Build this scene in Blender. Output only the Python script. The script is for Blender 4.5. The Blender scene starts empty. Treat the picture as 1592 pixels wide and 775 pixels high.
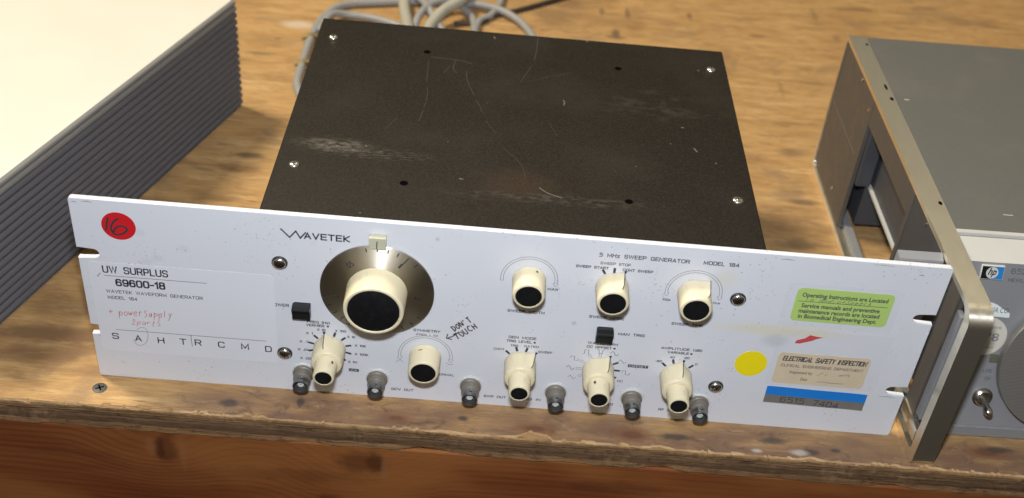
import bpy, bmesh, math, random
from mathutils import Vector, Matrix, noise
random.seed(7)
SC = bpy.context.scene
COL = SC.collection
S = 0.001                                   # everything below is written in millimetres
rad = math.radians

# ------------------------------------------------------------------ camera
def setup_camera():
    cam = bpy.data.cameras.new('camera'); o = bpy.data.objects.new('camera', cam); COL.objects.link(o)
    r0 = Vector(CAM_R[0]); r1 = Vector(CAM_R[1]); r2 = Vector(CAM_R[2])
    m = Matrix((( r0[0], -r1[0], -r2[0], CAM_C[0]), (r0[1], -r1[1], -r2[1], CAM_C[1]),
                (r0[2], -r1[2], -r2[2], CAM_C[2]), (0, 0, 0, 1)))
    o.matrix_world = m
    cam.sensor_width = 36.0; cam.lens = 1851.55/1592*36.0
    cam.clip_start = 0.01; cam.clip_end = 50
    cam.dof.use_dof = True; cam.dof.focus_distance = 0.69; cam.dof.aperture_fstop = 8.0
    SC.camera = o
    return o
CAM_R = [[0.996494, 0.030117, 0.078055], [0.080036, -0.614907, -0.784528], [0.024369, 0.788024, -0.615162]]
CAM_C = (-0.016568, -0.513629, 0.522574)
setup_camera()

# ------------------------------------------------------------------ light
def setup_light():
    w = bpy.data.worlds.new('World'); SC.world = w; w.use_nodes = True
    nt = w.node_tree; bg = nt.nodes['Background']
    # a dim hall: warm ceiling, darker floor and walls
    tc = nt.nodes.new('ShaderNodeTexCoord'); sp = nt.nodes.new('ShaderNodeSeparateXYZ'); nt.links.new(tc.outputs['Generated'], sp.inputs[0])
    mr = nt.nodes.new('ShaderNodeMapRange'); nt.links.new(sp.outputs[2], mr.inputs[0]); mr.inputs[1].default_value = -.25; mr.inputs[2].default_value = .85
    cr = nt.nodes.new('ShaderNodeValToRGB'); nt.links.new(mr.outputs[0], cr.inputs[0])
    e = cr.color_ramp.elements; e[0].position = 0.; e[0].color = (.12, .085, .05, 1); e[1].position = 1.; e[1].color = (1.0, .86, .64, 1)
    m_ = e.new(.35); m_.color = (.50, .40, .27, 1); m_ = e.new(.70); m_.color = (1.5, 1.32, 1.03, 1)
    nt.links.new(cr.outputs[0], bg.inputs[0]); bg.inputs[1].default_value = 0.19
    def area(name, loc, target, sx, sy, power, col, roll=0):
        l = bpy.data.lights.new(name, 'AREA'); l.shape = 'RECTANGLE'; l.size = sx; l.size_y = sy
        l.energy = power; l.color = col
        o = bpy.data.objects.new(name, l); COL.objects.link(o); o.location = loc
        d = Vector(target)-Vector(loc)
        o.rotation_euler = (d.to_track_quat('-Z', 'Y').to_matrix() @ Matrix.Rotation(roll, 3, 'Z')).to_euler()
        return o
    # warm ceiling strip to the left and behind, a second strip nearly overhead, the camera's small flash
    area('ceiling_strip_light', (-1.18, 0.68, 1.95), (0, .1, .05), 0.38, 0.5, 50, (1.0, .885, .67))
    area('ceiling_strip_light', (0.30, 1.3, 2.2), (0, .2, 0.05), 0.2, 1.0, 3., (1.0, .88, .68))
    area('camera_flash_light', (-0.030, -0.462, 0.600), (0.02, 0.0, 0.06), 0.045, 0.025, 6.1, (.83, .885, .985))
setup_light()
SC.view_settings.view_transform = 'Standard'; SC.view_settings.look = 'None'
SC.view_settings.exposure = 0.0; SC.view_settings.gamma = 1.0
SC.render.engine = 'CYCLES'
SC.cycles.max_bounces = 8

# ------------------------------------------------------------------ materials
class NT:
    def __init__(s, name):
        s.m = bpy.data.materials.new(name); s.m.use_nodes = True
        s.t = s.m.node_tree; s.b = s.t.nodes['Principled BSDF']; s.tc = None
    def n(s, typ, **kw):
        x = s.t.nodes.new(typ)
        for k, v in kw.items():
            if k[0] == 'i' and k[1:].isdigit(): x.inputs[int(k[1:])].default_value = v
            else: setattr(x, k, v)
        return x
    def l(s, a, b): s.t.links.new(a, b)
    def P(s, **kw):
        for k, v in kw.items():
            s.b.inputs[k.replace('_', ' ')].default_value = v
        return s
    def obj(s, scale=(1, 1, 1), loc=(0, 0, 0), rot=(0, 0, 0)):
        if s.tc is None: s.tc = s.n('ShaderNodeTexCoord')
        mp = s.n('ShaderNodeMapping'); s.l(s.tc.outputs['Object'], mp.inputs[0])
        mp.inputs['Scale'].default_value = scale; mp.inputs['Location'].default_value = loc; mp.inputs['Rotation'].default_value = rot
        return mp.outputs[0]
    def noise(s, vec, scale, detail=4, rough=.55, dist=0):
        x = s.n('ShaderNodeTexNoise'); s.l(vec, x.inputs['Vector'])
        x.inputs['Scale'].default_value = scale; x.inputs['Detail'].default_value = detail
        x.inputs['Roughness'].default_value = rough; x.inputs['Distortion'].default_value = dist
        return x.outputs['Fac']
    def ramp(s, fac, stops, interp='LINEAR'):
        r = s.n('ShaderNodeValToRGB'); s.l(fac, r.inputs[0]); cr = r.color_ramp; cr.interpolation = interp
        while len(cr.elements) < len(stops): cr.elements.new(0.5)
        for e, (p, c) in zip(cr.elements, stops):
            e.position = p; e.color = c if len(c) == 4 else (*c, 1)
        return r.outputs[0]
    def mix(s, fac, a, b, mode='MIX'):
        x = s.n('ShaderNodeMix', data_type='RGBA', blend_type=mode)
        for v, i in ((fac, 0), (a, 6), (b, 7)):
            if isinstance(v, (int, float)): x.inputs[i].default_value = v
            elif isinstance(v, tuple): x.inputs[i].default_value = v if len(v) == 4 else (*v, 1)
            else: s.l(v, x.inputs[i])
        return x.outputs[2]
    def math(s, op, a, b=0.0, c=0.0, clamp=False):
        x = s.n('ShaderNodeMath', operation=op, use_clamp=clamp)
        for v, i in ((a, 0), (b, 1), (c, 2)):
            if isinstance(v, (int, float)): x.inputs[i].default_value = v
            else: s.l(v, x.inputs[i])
        return x.outputs[0]
    def mapr(s, v, a, b, c=0., d=1.):
        x = s.n('ShaderNodeMapRange'); x.interpolation_type = 'SMOOTHSTEP'
        s.l(v, x.inputs[0])
        for i, q in enumerate((a, b, c, d)): x.inputs[i+1].default_value = q
        return x.outputs[0]
    def blob(s, cx, cy, cz, rx, ry, rz, edge=.35, wob=0.0, wscale=60):
        """soft patch of a stain: 1 inside an ellipsoid of the given mm size, 0 outside"""
        v = s.obj((1/(rx*S), 1/(ry*S), 1/(rz*S)), (-cx/rx, -cy/ry, -cz/rz))
        ln = s.n('ShaderNodeVectorMath', operation='LENGTH'); s.l(v, ln.inputs[0]); d = ln.outputs['Value']
        if wob:
            nz = s.noise(s.obj(), wscale, 4); d = s.math('ADD', d, s.math('MULTIPLY', s.math('SUBTRACT', nz, .5), wob))
        return s.mapr(d, 1-edge, 1+edge, 1., 0.)
    def col(s, out): s.l(out, s.b.inputs['Base Color'])
    def rough(s, out): s.l(out, s.b.inputs['Roughness'])
    def bump(s, h, strength, dist):
        x = s.n('ShaderNodeBump'); x.inputs['Strength'].default_value = strength; x.inputs['Distance'].default_value = dist
        s.l(h, x.inputs['Height']); s.l(x.outputs[0], s.b.inputs['Normal'])

def simple(name, c, r=.5, metal=0., spec=.5, var=.0, vscale=80, bump=0., bscale=900):
    k = NT(name); k.P(Base_Color=(*c, 1), Roughness=r, Metallic=metal, Specular_IOR_Level=spec)
    if var:
        f = k.noise(k.obj(), vscale, 5, .6)
        k.col(k.mix(f, tuple(x*(1-var) for x in c), tuple(min(1, x*(1+var)) for x in c)))
        k.rough(k.mapr(f, .3, .7, max(.02, r*.85), min(1, r*1.2)))
    if bump:
        k.bump(k.noise(k.obj(), bscale, 3), bump, .0002)
    return k.m

M = {}
def make_materials():
    # white panel paint: faint yellowing, brown specks, tape residue
    k = NT('panel_paint'); k.P(Roughness=.42, Specular_IOR_Level=.35)
    o = k.obj()
    base = k.mix(k.noise(o, 9, 3), (.635, .64, .665), (.685, .69, .71))
    vo = k.n('ShaderNodeTexVoronoi'); k.l(o, vo.inputs['Vector']); vo.inputs['Scale'].default_value = 260
    sp = k.mapr(vo.outputs['Distance'], .06, .15, 1., 0.)
    msk = k.mapr(k.noise(o, 42, 3), .50, .62)
    sp2 = k.math('MULTIPLY', k.math('MULTIPLY', sp, msk), .8)
    base = k.mix(sp2, base, (.30, .22, .15))
    vo2 = k.n('ShaderNodeTexVoronoi'); k.l(o, vo2.inputs['Vector']); vo2.inputs['Scale'].default_value = 55
    sp3 = k.math('MULTIPLY', k.mapr(vo2.outputs['Distance'], .05, .12, 1., 0.), k.mapr(k.noise(o, 15, 2), .5, .62))
    base = k.mix(k.math('MULTIPLY', sp3, .5), base, (.25, .24, .25))
    gr_ = k.noise(o, 75, 6, .7); base = k.mix(k.mapr(gr_, .58, .76, 0., .20), base, (.46, .42, .36))
    vo3 = k.n('ShaderNodeTexVoronoi'); k.l(o, vo3.inputs['Vector']); vo3.inputs['Scale'].default_value = 420
    base = k.mix(k.math('MULTIPLY', k.math('MULTIPLY', k.mapr(vo3.outputs['Distance'], .13, .26, 1., 0.), k.mapr(k.noise(o, 26, 4), .52, .66)), .5), base, (.33, .24, .16))
    st = k.blob(158, -1, 78, 34, 8, 4.2, .5, .9, 130)
    base = k.mix(k.math('MULTIPLY', st, .62), base, (.68, .62, .43))
    st = k.blob(155.5, -1, 70.2, 7, 6, 4.5, .6, .7, 150)
    base = k.mix(k.math('MULTIPLY', st, .40), base, (.40, .41, .38))
    st = k.blob(119, -1, 113, 6, 8, 6, .6, .6, 150)
    base = k.mix(k.math('MULTIPLY', st, .35), base, (.66, .60, .44))
    for (cx, cz) in ((-203, 92), (-197, 95), (-199, 86), (-182, 103), (-205, 112)):
        st = k.blob(cx, -1, cz, 3, 6, 2.4, .5, .8, 160)
        base = k.mix(k.math('MULTIPLY', st, .22), base, (.45, .45, .46))
    k.col(base); k.rough(k.mapr(k.noise(o, 30, 4), .3, .7, .36, .5))
    k.bump(k.noise(o, 1500, 2), .12, .0002); M['paint'] = k.m

    # dark brown-black textured cover with scuffs
    k = NT('dark_cover_paint'); k.P(Roughness=.5, Specular_IOR_Level=.13); o = k.obj()
    f = k.noise(o, 1100, 2, .5)
    g = k.noise(o, 14, 5)
    c = k.mix(k.mapr(f, .35, .7), (.015, .0122, .0088), (.026, .0215, .016))
    c = k.mix(k.mapr(g, .45, .75, 0., .45), c, (.036, .031, .024))
    sc = k.math('MULTIPLY', k.blob(-109, 83, 125, 18, 5.5, 20, .8, 1.3, 90), k.mapr(k.noise(k.obj((1, 2.2, 1)), 200, 5, .65), .34, .66))
    c = k.mix(k.math('MULTIPLY', sc, .34), c, (.30, .27, .22))
    sc = k.math('MULTIPLY', k.blob(-88, 77, 125, 30, 5, 20, .8, 1.0, 120), k.mapr(k.noise(k.obj((1, 4, 1)), 200, 4), .45, .7))
    c = k.mix(k.math('MULTIPLY', sc, .16), c, (.36, .33, .28))
    sc = k.math('MULTIPLY', k.blob(24, 45, 125, 46, 4.5, 20, .8, 1.2, 90), k.mapr(k.noise(k.obj((1, 3, 1)), 150, 4), .42, .7))
    c = k.mix(k.math('MULTIPLY', sc, .10), c, (.34, .31, .27))
    sc = k.math('MULTIPLY', k.blob(90, 160, 125, 30, 14, 20, .9, 1.2, 60), k.mapr(k.noise(k.obj((1, 2, 1), rot=(0, 0, .7)), 90, 4), .45, .7))
    c = k.mix(k.math('MULTIPLY', sc, .07), c, (.34, .31, .27))
    sc = k.blob(2, 57, 125, 20, 13, 20, .8, .9, 60)
    c = k.mix(k.math('MULTIPLY', sc, .16), c, (.11, .06, .03))
    vo = k.n('ShaderNodeTexVoronoi'); k.l(o, vo.inputs['Vector']); vo.inputs['Scale'].default_value = 120
    sp = k.math('MULTIPLY', k.mapr(vo.outputs['Distance'], .03, .09, 1., 0.), k.mapr(k.noise(o, 30, 2), .58, .7))
    c = k.mix(k.math('MULTIPLY', sp, .4), c, (.35, .32, .28))
    k.col(c); k.rough(k.mapr(g, .3, .7, .52, .66)); k.bump(f, .35, .0003); M['cover'] = k.m
    M['scratch'] = simple('pale_scratch', (.11, .10, .083), .6)
    M['scratch_faint'] = simple('faint_scratch', (.037, .032, .025), .6)

    # plywood face
    k = NT('plywood_face'); k.P(Specular_IOR_Level=.3); o = k.obj()
    w = k.n('ShaderNodeTexNoise'); k.l(k.obj((1, 1.6, 1)), w.inputs['Vector']); w.inputs['Scale'].default_value = 5; w.inputs['Detail'].default_value = 3
    vm = k.n('ShaderNodeVectorMath', operation='MULTIPLY_ADD'); k.l(w.outputs['Color'], vm.inputs[0]); vm.inputs[1].default_value = (.04, .10, 0); k.l(o, vm.inputs[2])
    mp = k.n('ShaderNodeMapping'); mp.inputs['Scale'].default_value = (.9, 3.4, 1); k.l(vm.outputs[0], mp.inputs[0])
    fig = k.noise(mp.outputs[0], 9, 6, .62, .6)
    mp2 = k.n('ShaderNodeMapping'); mp2.inputs['Scale'].default_value = (.5, 22, 1); k.l(vm.outputs[0], mp2.inputs[0])
    fine = k.noise(mp2.outputs[0], 22, 5, .65)
    c = k.ramp(fig, [(.25, (.385, .215, .080)), (.45, (.470, .280, .110)), (.60, (.510, .312, .128)), (.8, (.565, .372, .168))])
    c = k.mix(k.mapr(fine, .44, .68, 0., .58), c, (.37, .21, .08), 'MIX')
    pore = k.noise(k.obj((.045, 1, 1)), 1100, 3, .6); c = k.mix(k.mapr(pore, .50, .64, 0., .50), c, (.27, .145, .055))
    mid = k.noise(k.obj((1, 2.6, 1)), 38, 7, .68, .4); c = k.mix(k.mapr(mid, .48, .64, 0., .55), c, (.30, .165, .066))
    mid2 = k.noise(k.obj((1, 9, 1)), 16, 6, .7, .3); c = k.mix(k.mapr(mid2, .50, .68, 0., .50), c, (.66, .46, .225))
    dash = k.noise(k.obj((.12, 1.6, 1)), 420, 3, .6); dm = k.mapr(k.noise(k.obj((1, 2, 1)), 22, 4, .6), .44, .62); c = k.mix(k.math('MULTIPLY', k.mapr(dash, .56, .68), k.math('MULTIPLY', dm, .85)), c, (.17, .088, .037))
    blot = k.noise(k.obj((1, 1.5, 1), (.7, .1, 0)), 13, 6, .7, .9); c = k.mix(k.mapr(blot, .54, .68, 0., .55), c, (.27, .175, .10))
    dirt = k.noise(k.obj((1, 2.4, 1)), 6.5, 6, .65, .5)
    c = k.mix(k.mapr(dirt, .54, .70, 0., .60), c, (.215, .128, .062))
    # bruised grey-brown front strip and left-hand smear, both with shade painted in; a few marks of their own shape
    sep = k.n('ShaderNodeSeparateXYZ'); k.l(o, sep.inputs[0])
    wob = k.math('MULTIPLY', k.math('SUBTRACT', k.noise(k.obj((1, 1.5, 1)), 14, 5), .5), .05)
    fr = k.math('MULTIPLY', k.mapr(k.math('ADD', sep.outputs[1], wob), -.014, .012, 1., 0.), k.mapr(k.math('ADD', sep.outputs[0], wob), -.215, -.165))  # stained strip, also darkened for the shade in front of the panel
    c = k.mix(k.math('MULTIPLY', fr, k.mapr(k.noise(k.obj((1, 4, 1)), 20, 6), .3, .6, .35, .95)), c, (.195, .112, .068))
    sm = k.math('MULTIPLY', fr, k.mapr(k.noise(k.obj((1, 1.6, 1)), 75, 6, .7, .8), .53, .68)); c = k.mix(k.math('MULTIPLY', sm, .6), c, (.09, .055, .04))
    sm = k.math('MULTIPLY', fr, k.mapr(k.noise(k.obj((1, 2.6, 1), (.3, .2, 0)), 60, 6, .7, .8), .55, .70)); c = k.mix(k.math('MULTIPLY', sm, .55), c, (.46, .29, .17))
    for (cx, cy, rx, ry, a) in ((-262, 30, 55, 10, .95), (-300, 14, 48, 7, .95), (-290, 32, 30, 5, .9), (-285, 60, 40, 12, .6), (-250, 3, 30, 4, .5), (60, 560, 26, 16, .45), (85, 590, 12, 26, .35), (20, 548, 40, 14, .4), (110, 520, 9, 18, .3),  # front-left entries: stain plus the case's shadow, put into the colour
                              (215, 230, 32, 9, .35), (222, 170, 20, 7, .45), (205, 120, 30, 9, .35), (193, 300, 15, 8, .35), (-215, 130, 24, 14, .7), (-205, 228, 16, 5, .8), (-255, 175, 20, 8, .6), (-200, 96, 20, 12, .5), (-215, 190, 14, 10, .4), (-260, 500, 30, 10, .3), (330, 430, 60, 12, .3), (170, 470, 50, 7, .3), (-290, 350, 34, 4, .35)):
        bl = k.blob(cx, cy, 0, rx, ry, 60, .6, 1.0, 45)
        c = k.mix(k.math('MULTIPLY', k.math('MULTIPLY', bl, a), k.mapr(mid, .30, .55, .35, 1.)), c, (.20, .112, .052))
    for (cx, cy, rx, ry, a) in ((33, 526, 21.5, 8.1, 0.45), (80, 540, 2.3, 8.1, 0.60), (105, 542, 2.3, 9.9, 0.60), (166, 545, 2.3, 8.1, 0.60), (92, 497, 3.5, 7.2, 0.80), (91, 490, 9.5, 2.7, 0.80), (229, 516, 7.7, 3.6, 0.50), (335, 592, 19.7, 3.6, 0.60), (415, 608, 15.5, 3.6, 0.35), (231, 314, 11.3, 6.3, 0.50), (236, 360, 18.5, 2.7, 0.35), (229, 243, 10.1, 3.6, 0.65), (-224, 404, 10.1, 2.7, 0.60), (-214, 433, 2.9, 2.7, 0.40), (-203, 246, 11.3, 3.6, 0.80), (216, 549, 18.5, 2.7, 0.30), (307, 525, 3.5, 7.2, 0.35), (269, 433, 14.9, 2.7, 0.30), (237, 417, 2.3, 14.4, 0.30), (293, 571, 2.9, 12.6, 0.40), (-227, 468, 18.5, 3.6, 0.30), (460, 580, 24.5, 3.6, 0.30), (215, 189, 13.7, 6.3, 0.60)):
        bl = k.blob(cx, cy, 0, rx, ry, 60, .55, 1.3, 70); c = k.mix(k.math('MULTIPLY', bl, a), c, (.13, .085, .05))
    for (cx, cy, r_) in ((23, -17, 8), (82, -16, 9), (66, 388, 9), (246, 150, 14), (300, -8, 9), (-60, -17, 6)):
        bl = k.blob(cx, cy, 0, r_*1.5, r_*.62, 60, .45, .5, 90)
        c = k.mix(k.math('MULTIPLY', bl, .55), c, (.20, .075, .035))
        bl = k.blob(cx, cy, 0, r_*.7, r_*.3, 60, .4, .6, 90)
        c = k.mix(k.math('MULTIPLY', bl, .5), c, (.09, .04, .025))
    for (cx, cy, rx, ry) in ((190, -19, 5, 2.2), (168, -12, 7, 2.6), (205, -16, 3, 1.6), (308, -5, 8, 2.6), (-20, -13, 3, 2), (108, -15, 9, 2.4), (-160, -15, 5, 3.2), (-118, -10, 2.2, 3)):
        bl = k.blob(cx, cy, 0, rx, ry, 60, .5, .9, 140)
        c = k.mix(k.math('MULTIPLY', bl, .75), c, (.05, .045, .045))
    for (cx, cy, rx, ry) in ((183, -20, 5, 2.2), (157, -21, 3, 1.5), (-200, 462, 14, 7), (118, 372, 14, 7)):
        bl = k.blob(cx, cy, 0, rx, ry, 60, .6, .9, 140)
        c = k.mix(k.math('MULTIPLY', bl, .55), c, (.62, .55, .47))
    k.col(c); k.rough(k.mapr(fig, .3, .7, .5, .68)); k.bump(fine, .35, .0005); M['ply'] = k.m

    # plywood edge plies
    k = NT('plywood_edge'); k.P(Roughness=.8, Specular_IOR_Level=.2)
    o = k.obj((1, 4, 9)); f = k.noise(o, 22, 6, .65); sep = k.n('ShaderNodeSeparateXYZ'); k.l(k.obj(), sep.inputs[0])
    zz = k.math('ADD', sep.outputs[2], k.math('MULTIPLY', k.math('SUBTRACT', k.noise(k.obj((1, 1, 1)), 25, 3), .5), .003))
    lay = k.ramp(k.mapr(zz, -.0195, .0005), [(0., (.30, .17, .075)), (.16, (.26, .14, .06)), (.19, (.12, .065, .03)), (.42, (.16, .095, .05)), (.5, (.10, .055, .028)), (.56, (.25, .145, .068)), (.82, (.30, .18, .085)), (.87, (.14, .08, .04)), (1., (.50, .30, .13))])
    f2 = k.noise(k.obj((1, 6, 2.2)), 130, 6, .7); f3 = k.noise(k.obj((1, 1, .5)), 60, 5, .7)
    c = k.mix(k.mapr(f, .35, .7, 0., .6), lay, (.085, .048, .024)); c = k.mix(k.mapr(f2, .50, .68, 0., .65), c, (.055, .030, .016)); c = k.mix(k.mapr(f3, .55, .70, 0., .5), c, (.30, .19, .10))
    k.col(c); k.bump(k.math('ADD', f, k.math('MULTIPLY', f2, .7)), .8, .0014); M['plyedge'] = k.m
    k = NT('splintered_wood'); k.P(Roughness=.75, Specular_IOR_Level=.2)
    f = k.noise(k.obj((1, 5, 5)), 30, 5, .65); k.col(k.ramp(f, [(.3, (.36, .20, .09)), (.6, (.55, .36, .18)), (.8, (.62, .44, .25))])); k.bump(f, .6, .001); M['splinter'] = k.m

    # fir front board
    k = NT('fir_board'); k.P(Specular_IOR_Level=.35, Roughness=.55); o = k.obj()
    w = k.n('ShaderNodeTexNoise'); k.l(k.obj((1, 1, 2.2)), w.inputs['Vector']); w.inputs['Scale'].default_value = 4.2; w.inputs['Detail'].default_value = 3
    dz = k.math('MULTIPLY', k.math('SUBTRACT', w.outputs['Fac'], .5), .016)
    sep = k.n('ShaderNodeSeparateXYZ'); k.l(o, sep.inputs[0]); zz = k.math('ADD', sep.outputs[2], dz)
    for (cx, cz, rr, amp) in ((-205, -38, 24, .020), (-78, -34, 26, .022), (-100, -72, 22, .012)):   # grain bends round the knots
        bl = k.blob(cx, -24, cz, rr*1.3, 60, rr, .9, .3, 30); zz = k.math('ADD', zz, k.math('MULTIPLY', bl, amp))
    cmb = k.n('ShaderNodeCombineXYZ'); k.l(k.math('MULTIPLY', sep.outputs[0], .06), cmb.inputs[0]); k.l(zz, cmb.inputs[2])
    rings = k.n('ShaderNodeTexWave', wave_type='BANDS', bands_direction='Z'); k.l(cmb.outputs[0], rings.inputs['Vector'])
    rings.inputs['Scale'].default_value = 62; rings.inputs['Distortion'].default_value = 1.2; rings.inputs['Detail'].default_value = 3; rings.inputs['Detail Scale'].default_value = 1.5
    big = k.noise(cmb.outputs[0], 28, 4, .6)
    c = k.ramp(big, [(.30, (.125, .030, .0075)), (.5, (.170, .046, .012)), (.70, (.225, .074, .021))])
    c = k.mix(k.mapr(rings.outputs['Fac'], .5, 1., 0., .30), c, (.075, .016, .0045))
    lo = k.noise(k.obj((1, 1, 3)), 5.5, 3, .5); c = k.mix(k.mapr(lo, .44, .64, 0., .7), c, (.30, .115, .030)); c = k.mix(k.mapr(lo, .30, .46, .45, 0.), c, (.095, .020, .006))
    fine = k.noise(k.obj((1, 1, 30)), 20, 5, .65)
    c = k.mix(k.mapr(fine, .45, .75, 0., .35), c, (.25, .092, .028))
    for (cx, cz, rx, rz, a) in ((-199, -36, 7, 13, .55), (-203, -34, 3, 9, .5), (-80, -34, 15, 9, .55), (-72, -33, 5, 6, .5), (-100, -74, 8, 8, .5), (70, -40, 30, 5, .3), (-120, -50, 40, 5, .25), (-260, -45, 30, 4, .25)):
        bl = k.blob(cx, -24, cz, rx, 60, rz, .45, 1.5, 95); c = k.mix(k.math('MULTIPLY', bl, a), c, (.045, .011, .005))
    for (cx, cz, rx, rz) in ((-189, -38, 2.2, 13), (-208, -34, 3, 7), (-66, -37, 2, 9)):
        bl = k.blob(cx, -24, cz, rx, 60, rz, .7, .9, 80); c = k.mix(k.math('MULTIPLY', bl, .5), c, (.26, .11, .045))
    k.col(c); k.bump(fine, .3, .0006); M['fir'] = k.m

    # metals, plastics
    k = NT('spun_aluminium'); k.P(Base_Color=(.56, .515, .44, 1), Metallic=1., Roughness=.45, Anisotropic=1.0, Anisotropic_Rotation=.25)
    tg = k.n('ShaderNodeTangent', direction_type='RADIAL', axis='Y'); k.l(tg.outputs[0], k.b.inputs['Tangent'])
    sepv = k.n('ShaderNodeVectorMath', operation='LENGTH'); k.l(k.obj((1, 0, 1)), sepv.inputs[0])
    cm = k.n('ShaderNodeCombineXYZ'); k.l(sepv.outputs['Value'], cm.inputs[0])
    gr = k.noise(cm.outputs[0], 1400, 4, .7); k.rough(k.mapr(gr, .3, .7, .40, .50)); k.col(k.mix(gr, (.62, .58, .50), (.78, .735, .64)))
    gb = k.n('ShaderNodeBsdfAnisotropic', distribution='MULTI_GGX'); gb.inputs['Color'].default_value = (.84, .785, .67, 1); gb.inputs['Roughness'].default_value = .68; gb.inputs['Anisotropy'].default_value = .55; gb.inputs['Rotation'].default_value = 0.
    k.l(tg.outputs[0], gb.inputs['Tangent']); ms = k.n('ShaderNodeMixShader'); ms.inputs[0].default_value = .60
    k.l(k.b.outputs[0], ms.inputs[1]); k.l(gb.outputs[0], ms.inputs[2]); k.l(ms.outputs[0], k.t.nodes['Material Output'].inputs[0]); M['spun'] = k.m
    k = NT('nickel'); k.P(Base_Color=(.62, .60, .56, 1), Metallic=1., Roughness=.26); M['nickel'] = k.m
    M['bright'] = simple('bright_zinc', (.86, .84, .76), .22, 1.)
    k = NT('dull_nickel'); k.P(Metallic=.25, Roughness=.48); f = k.noise(k.obj(), 300, 4); k.col(k.mix(f, (.165, .145, .115), (.23, .205, .165))); M['dullnickel'] = k.m
    M['bnctip'] = simple('bnc_tip_metal', (.24, .245, .245), .32, .9, var=.12, vscale=400)
    M['washer'] = simple('clear_nylon_washer', (.56, .56, .52), .45, var=.05)
    M['bore'] = simple('socket_bore_metal', (.075, .072, .066), .5, .3)
    M['darkmetal'] = simple('dark_cup_washer', (.13, .13, .13), .38, 1.)
    M['hole'] = simple('dark_hole', (.003, .003, .003), 1., spec=0.)
    k = NT('cream_plastic'); k.P(Roughness=.38); o = k.obj()
    c = k.mix(k.noise(o, 60, 5, .6), (.705, .615, .40), (.765, .672, .455)); g = k.noise(k.obj((1, .35, 1)), 170, 5, .7)
    c = k.mix(k.mapr(g, .58, .74, 0., .55), c, (.42, .33, .19)); k.col(c); k.rough(k.mapr(g, .3, .7, .30, .52)); M['cream'] = k.m
    k = NT('black_cap'); k.P(Specular_IOR_Level=.3); o = k.obj(); f = k.noise(o, 260, 5, .65)
    c = k.mix(k.mapr(f, .50, .72), (.0055, .0055, .006), (.0095, .009, .009)); k.col(c); k.rough(k.mapr(f, .3, .7, .5, .6)); M['blackcap'] = k.m
    M['blackplastic'] = simple('black_plastic', (.012, .012, .013), .32, spec=.5)
    M['ink'] = simple('black_ink', (.035, .035, .042), .6)
    M['inkgrey'] = simple('grey_ink', (.11, .11, .125), .6)
    M['outline'] = simple('thin_grey_ink', (.20, .20, .215), .6)
    M['pen'] = simple('brown_pen', (.085, .062, .062), .6)
    M['pencil'] = simple('pencil_line', (.22, .22, .235), .6)
    M['redpen'] = simple('red_pen', (.60, .22, .20), .6)
    M['idx'] = simple('cream_index_plastic', (.50, .48, .345), .25, var=.08)
    M['paper'] = simple('label_paper', (.70, .70, .725), .5, var=.01, vscale=20)
    M['red'] = simple('red_sticker', (.58, .012, .018), .5)
    M['yellow'] = simple('yellow_sticker', (.86, .70, .008), .5)
    M['green'] = simple('green_sticker', (.42, .60, .11), .5, var=.02)
    M['tan'] = simple('yellowed_sticker', (.66, .53, .34), .55, var=.12, vscale=90)
    M['blue'] = simple('blue_tape', (.012, .20, .62), .4, var=.03)
    M['tapegrey'] = simple('grey_foil_tape', (.22, .205, .18), .4, .2, var=.15, vscale=120)
    k = NT('clear_tape'); k.P(Base_Color=(.8, .8, .82, 1), Roughness=.25); k.b.inputs['Alpha'].default_value = .045; M['tape'] = k.m
    # oscillator
    k = NT('cast_aluminium'); k.P(Metallic=.95, Roughness=.38, Anisotropic=.75, Anisotropic_Rotation=.25); tg = k.n('ShaderNodeTangent', direction_type='RADIAL', axis='X'); k.l(tg.outputs[0], k.b.inputs['Tangent']); f = k.noise(k.obj((1, .1, 1)), 900, 3); g = k.noise(k.obj(), 30, 4)
    c = k.mix(f, (.86, .82, .68), (.92, .875, .73)); c = k.mix(k.mapr(g, .62, .8, 0., .15), c, (.55, .50, .38)); k.col(c); k.rough(k.mapr(f, .3, .7, .33, .41)); M['cast'] = k.m
    k = NT('grey_vinyl'); k.P(Roughness=.5); o = k.obj(); f = k.noise(o, 300, 5, .6); g = k.noise(o, 18, 5, .65)
    c = k.mix(f, (.108, .107, .096), (.133, .132, .119)); c = k.mix(k.mapr(g, .52, .72, 0., .35), c, (.160, .152, .130))
    vo = k.n('ShaderNodeTexVoronoi'); k.l(o, vo.inputs['Vector']); vo.inputs['Scale'].default_value = 90
    c = k.mix(k.math('MULTIPLY', k.mapr(vo.outputs['Distance'], .03, .10, 1., 0.), k.mapr(k.noise(o, 30, 2), .58, .7)), c, (.36, .34, .29)); k.col(c); k.bump(k.noise(o, 1500, 2), .25, .0002); M['greytop'] = k.m
    M['bluegrey'] = simple('blue_grey_enamel', (.245, .242, .245), .4, var=.04)
    M['slate'] = simple('dark_slate_enamel', (.060, .062, .068), .5, var=.08)
    M['taupe'] = simple('taupe_enamel', (.090, .080, .070), .5, var=.08)
    M['palegrey'] = simple('pale_grey_enamel', (.50, .49, .45), .45, var=.03)
    M['eargrey'] = simple('mid_grey_enamel', (.25, .25, .255), .45, var=.03)
    M['lamp'] = simple('unlit_lamp_lens', (.13, .125, .085), .3)
    k = NT('knurled_dial_grey'); k.P(Metallic=.6, Roughness=.5); wv = k.n('ShaderNodeTexWave', wave_type='BANDS', bands_direction='Z'); k.l(k.obj(), wv.inputs['Vector']); wv.inputs['Scale'].default_value = 330
    k.col(k.mix(wv.outputs['Fac'], (.23, .215, .19), (.33, .315, .28))); M['dialgrey'] = k.m
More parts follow.
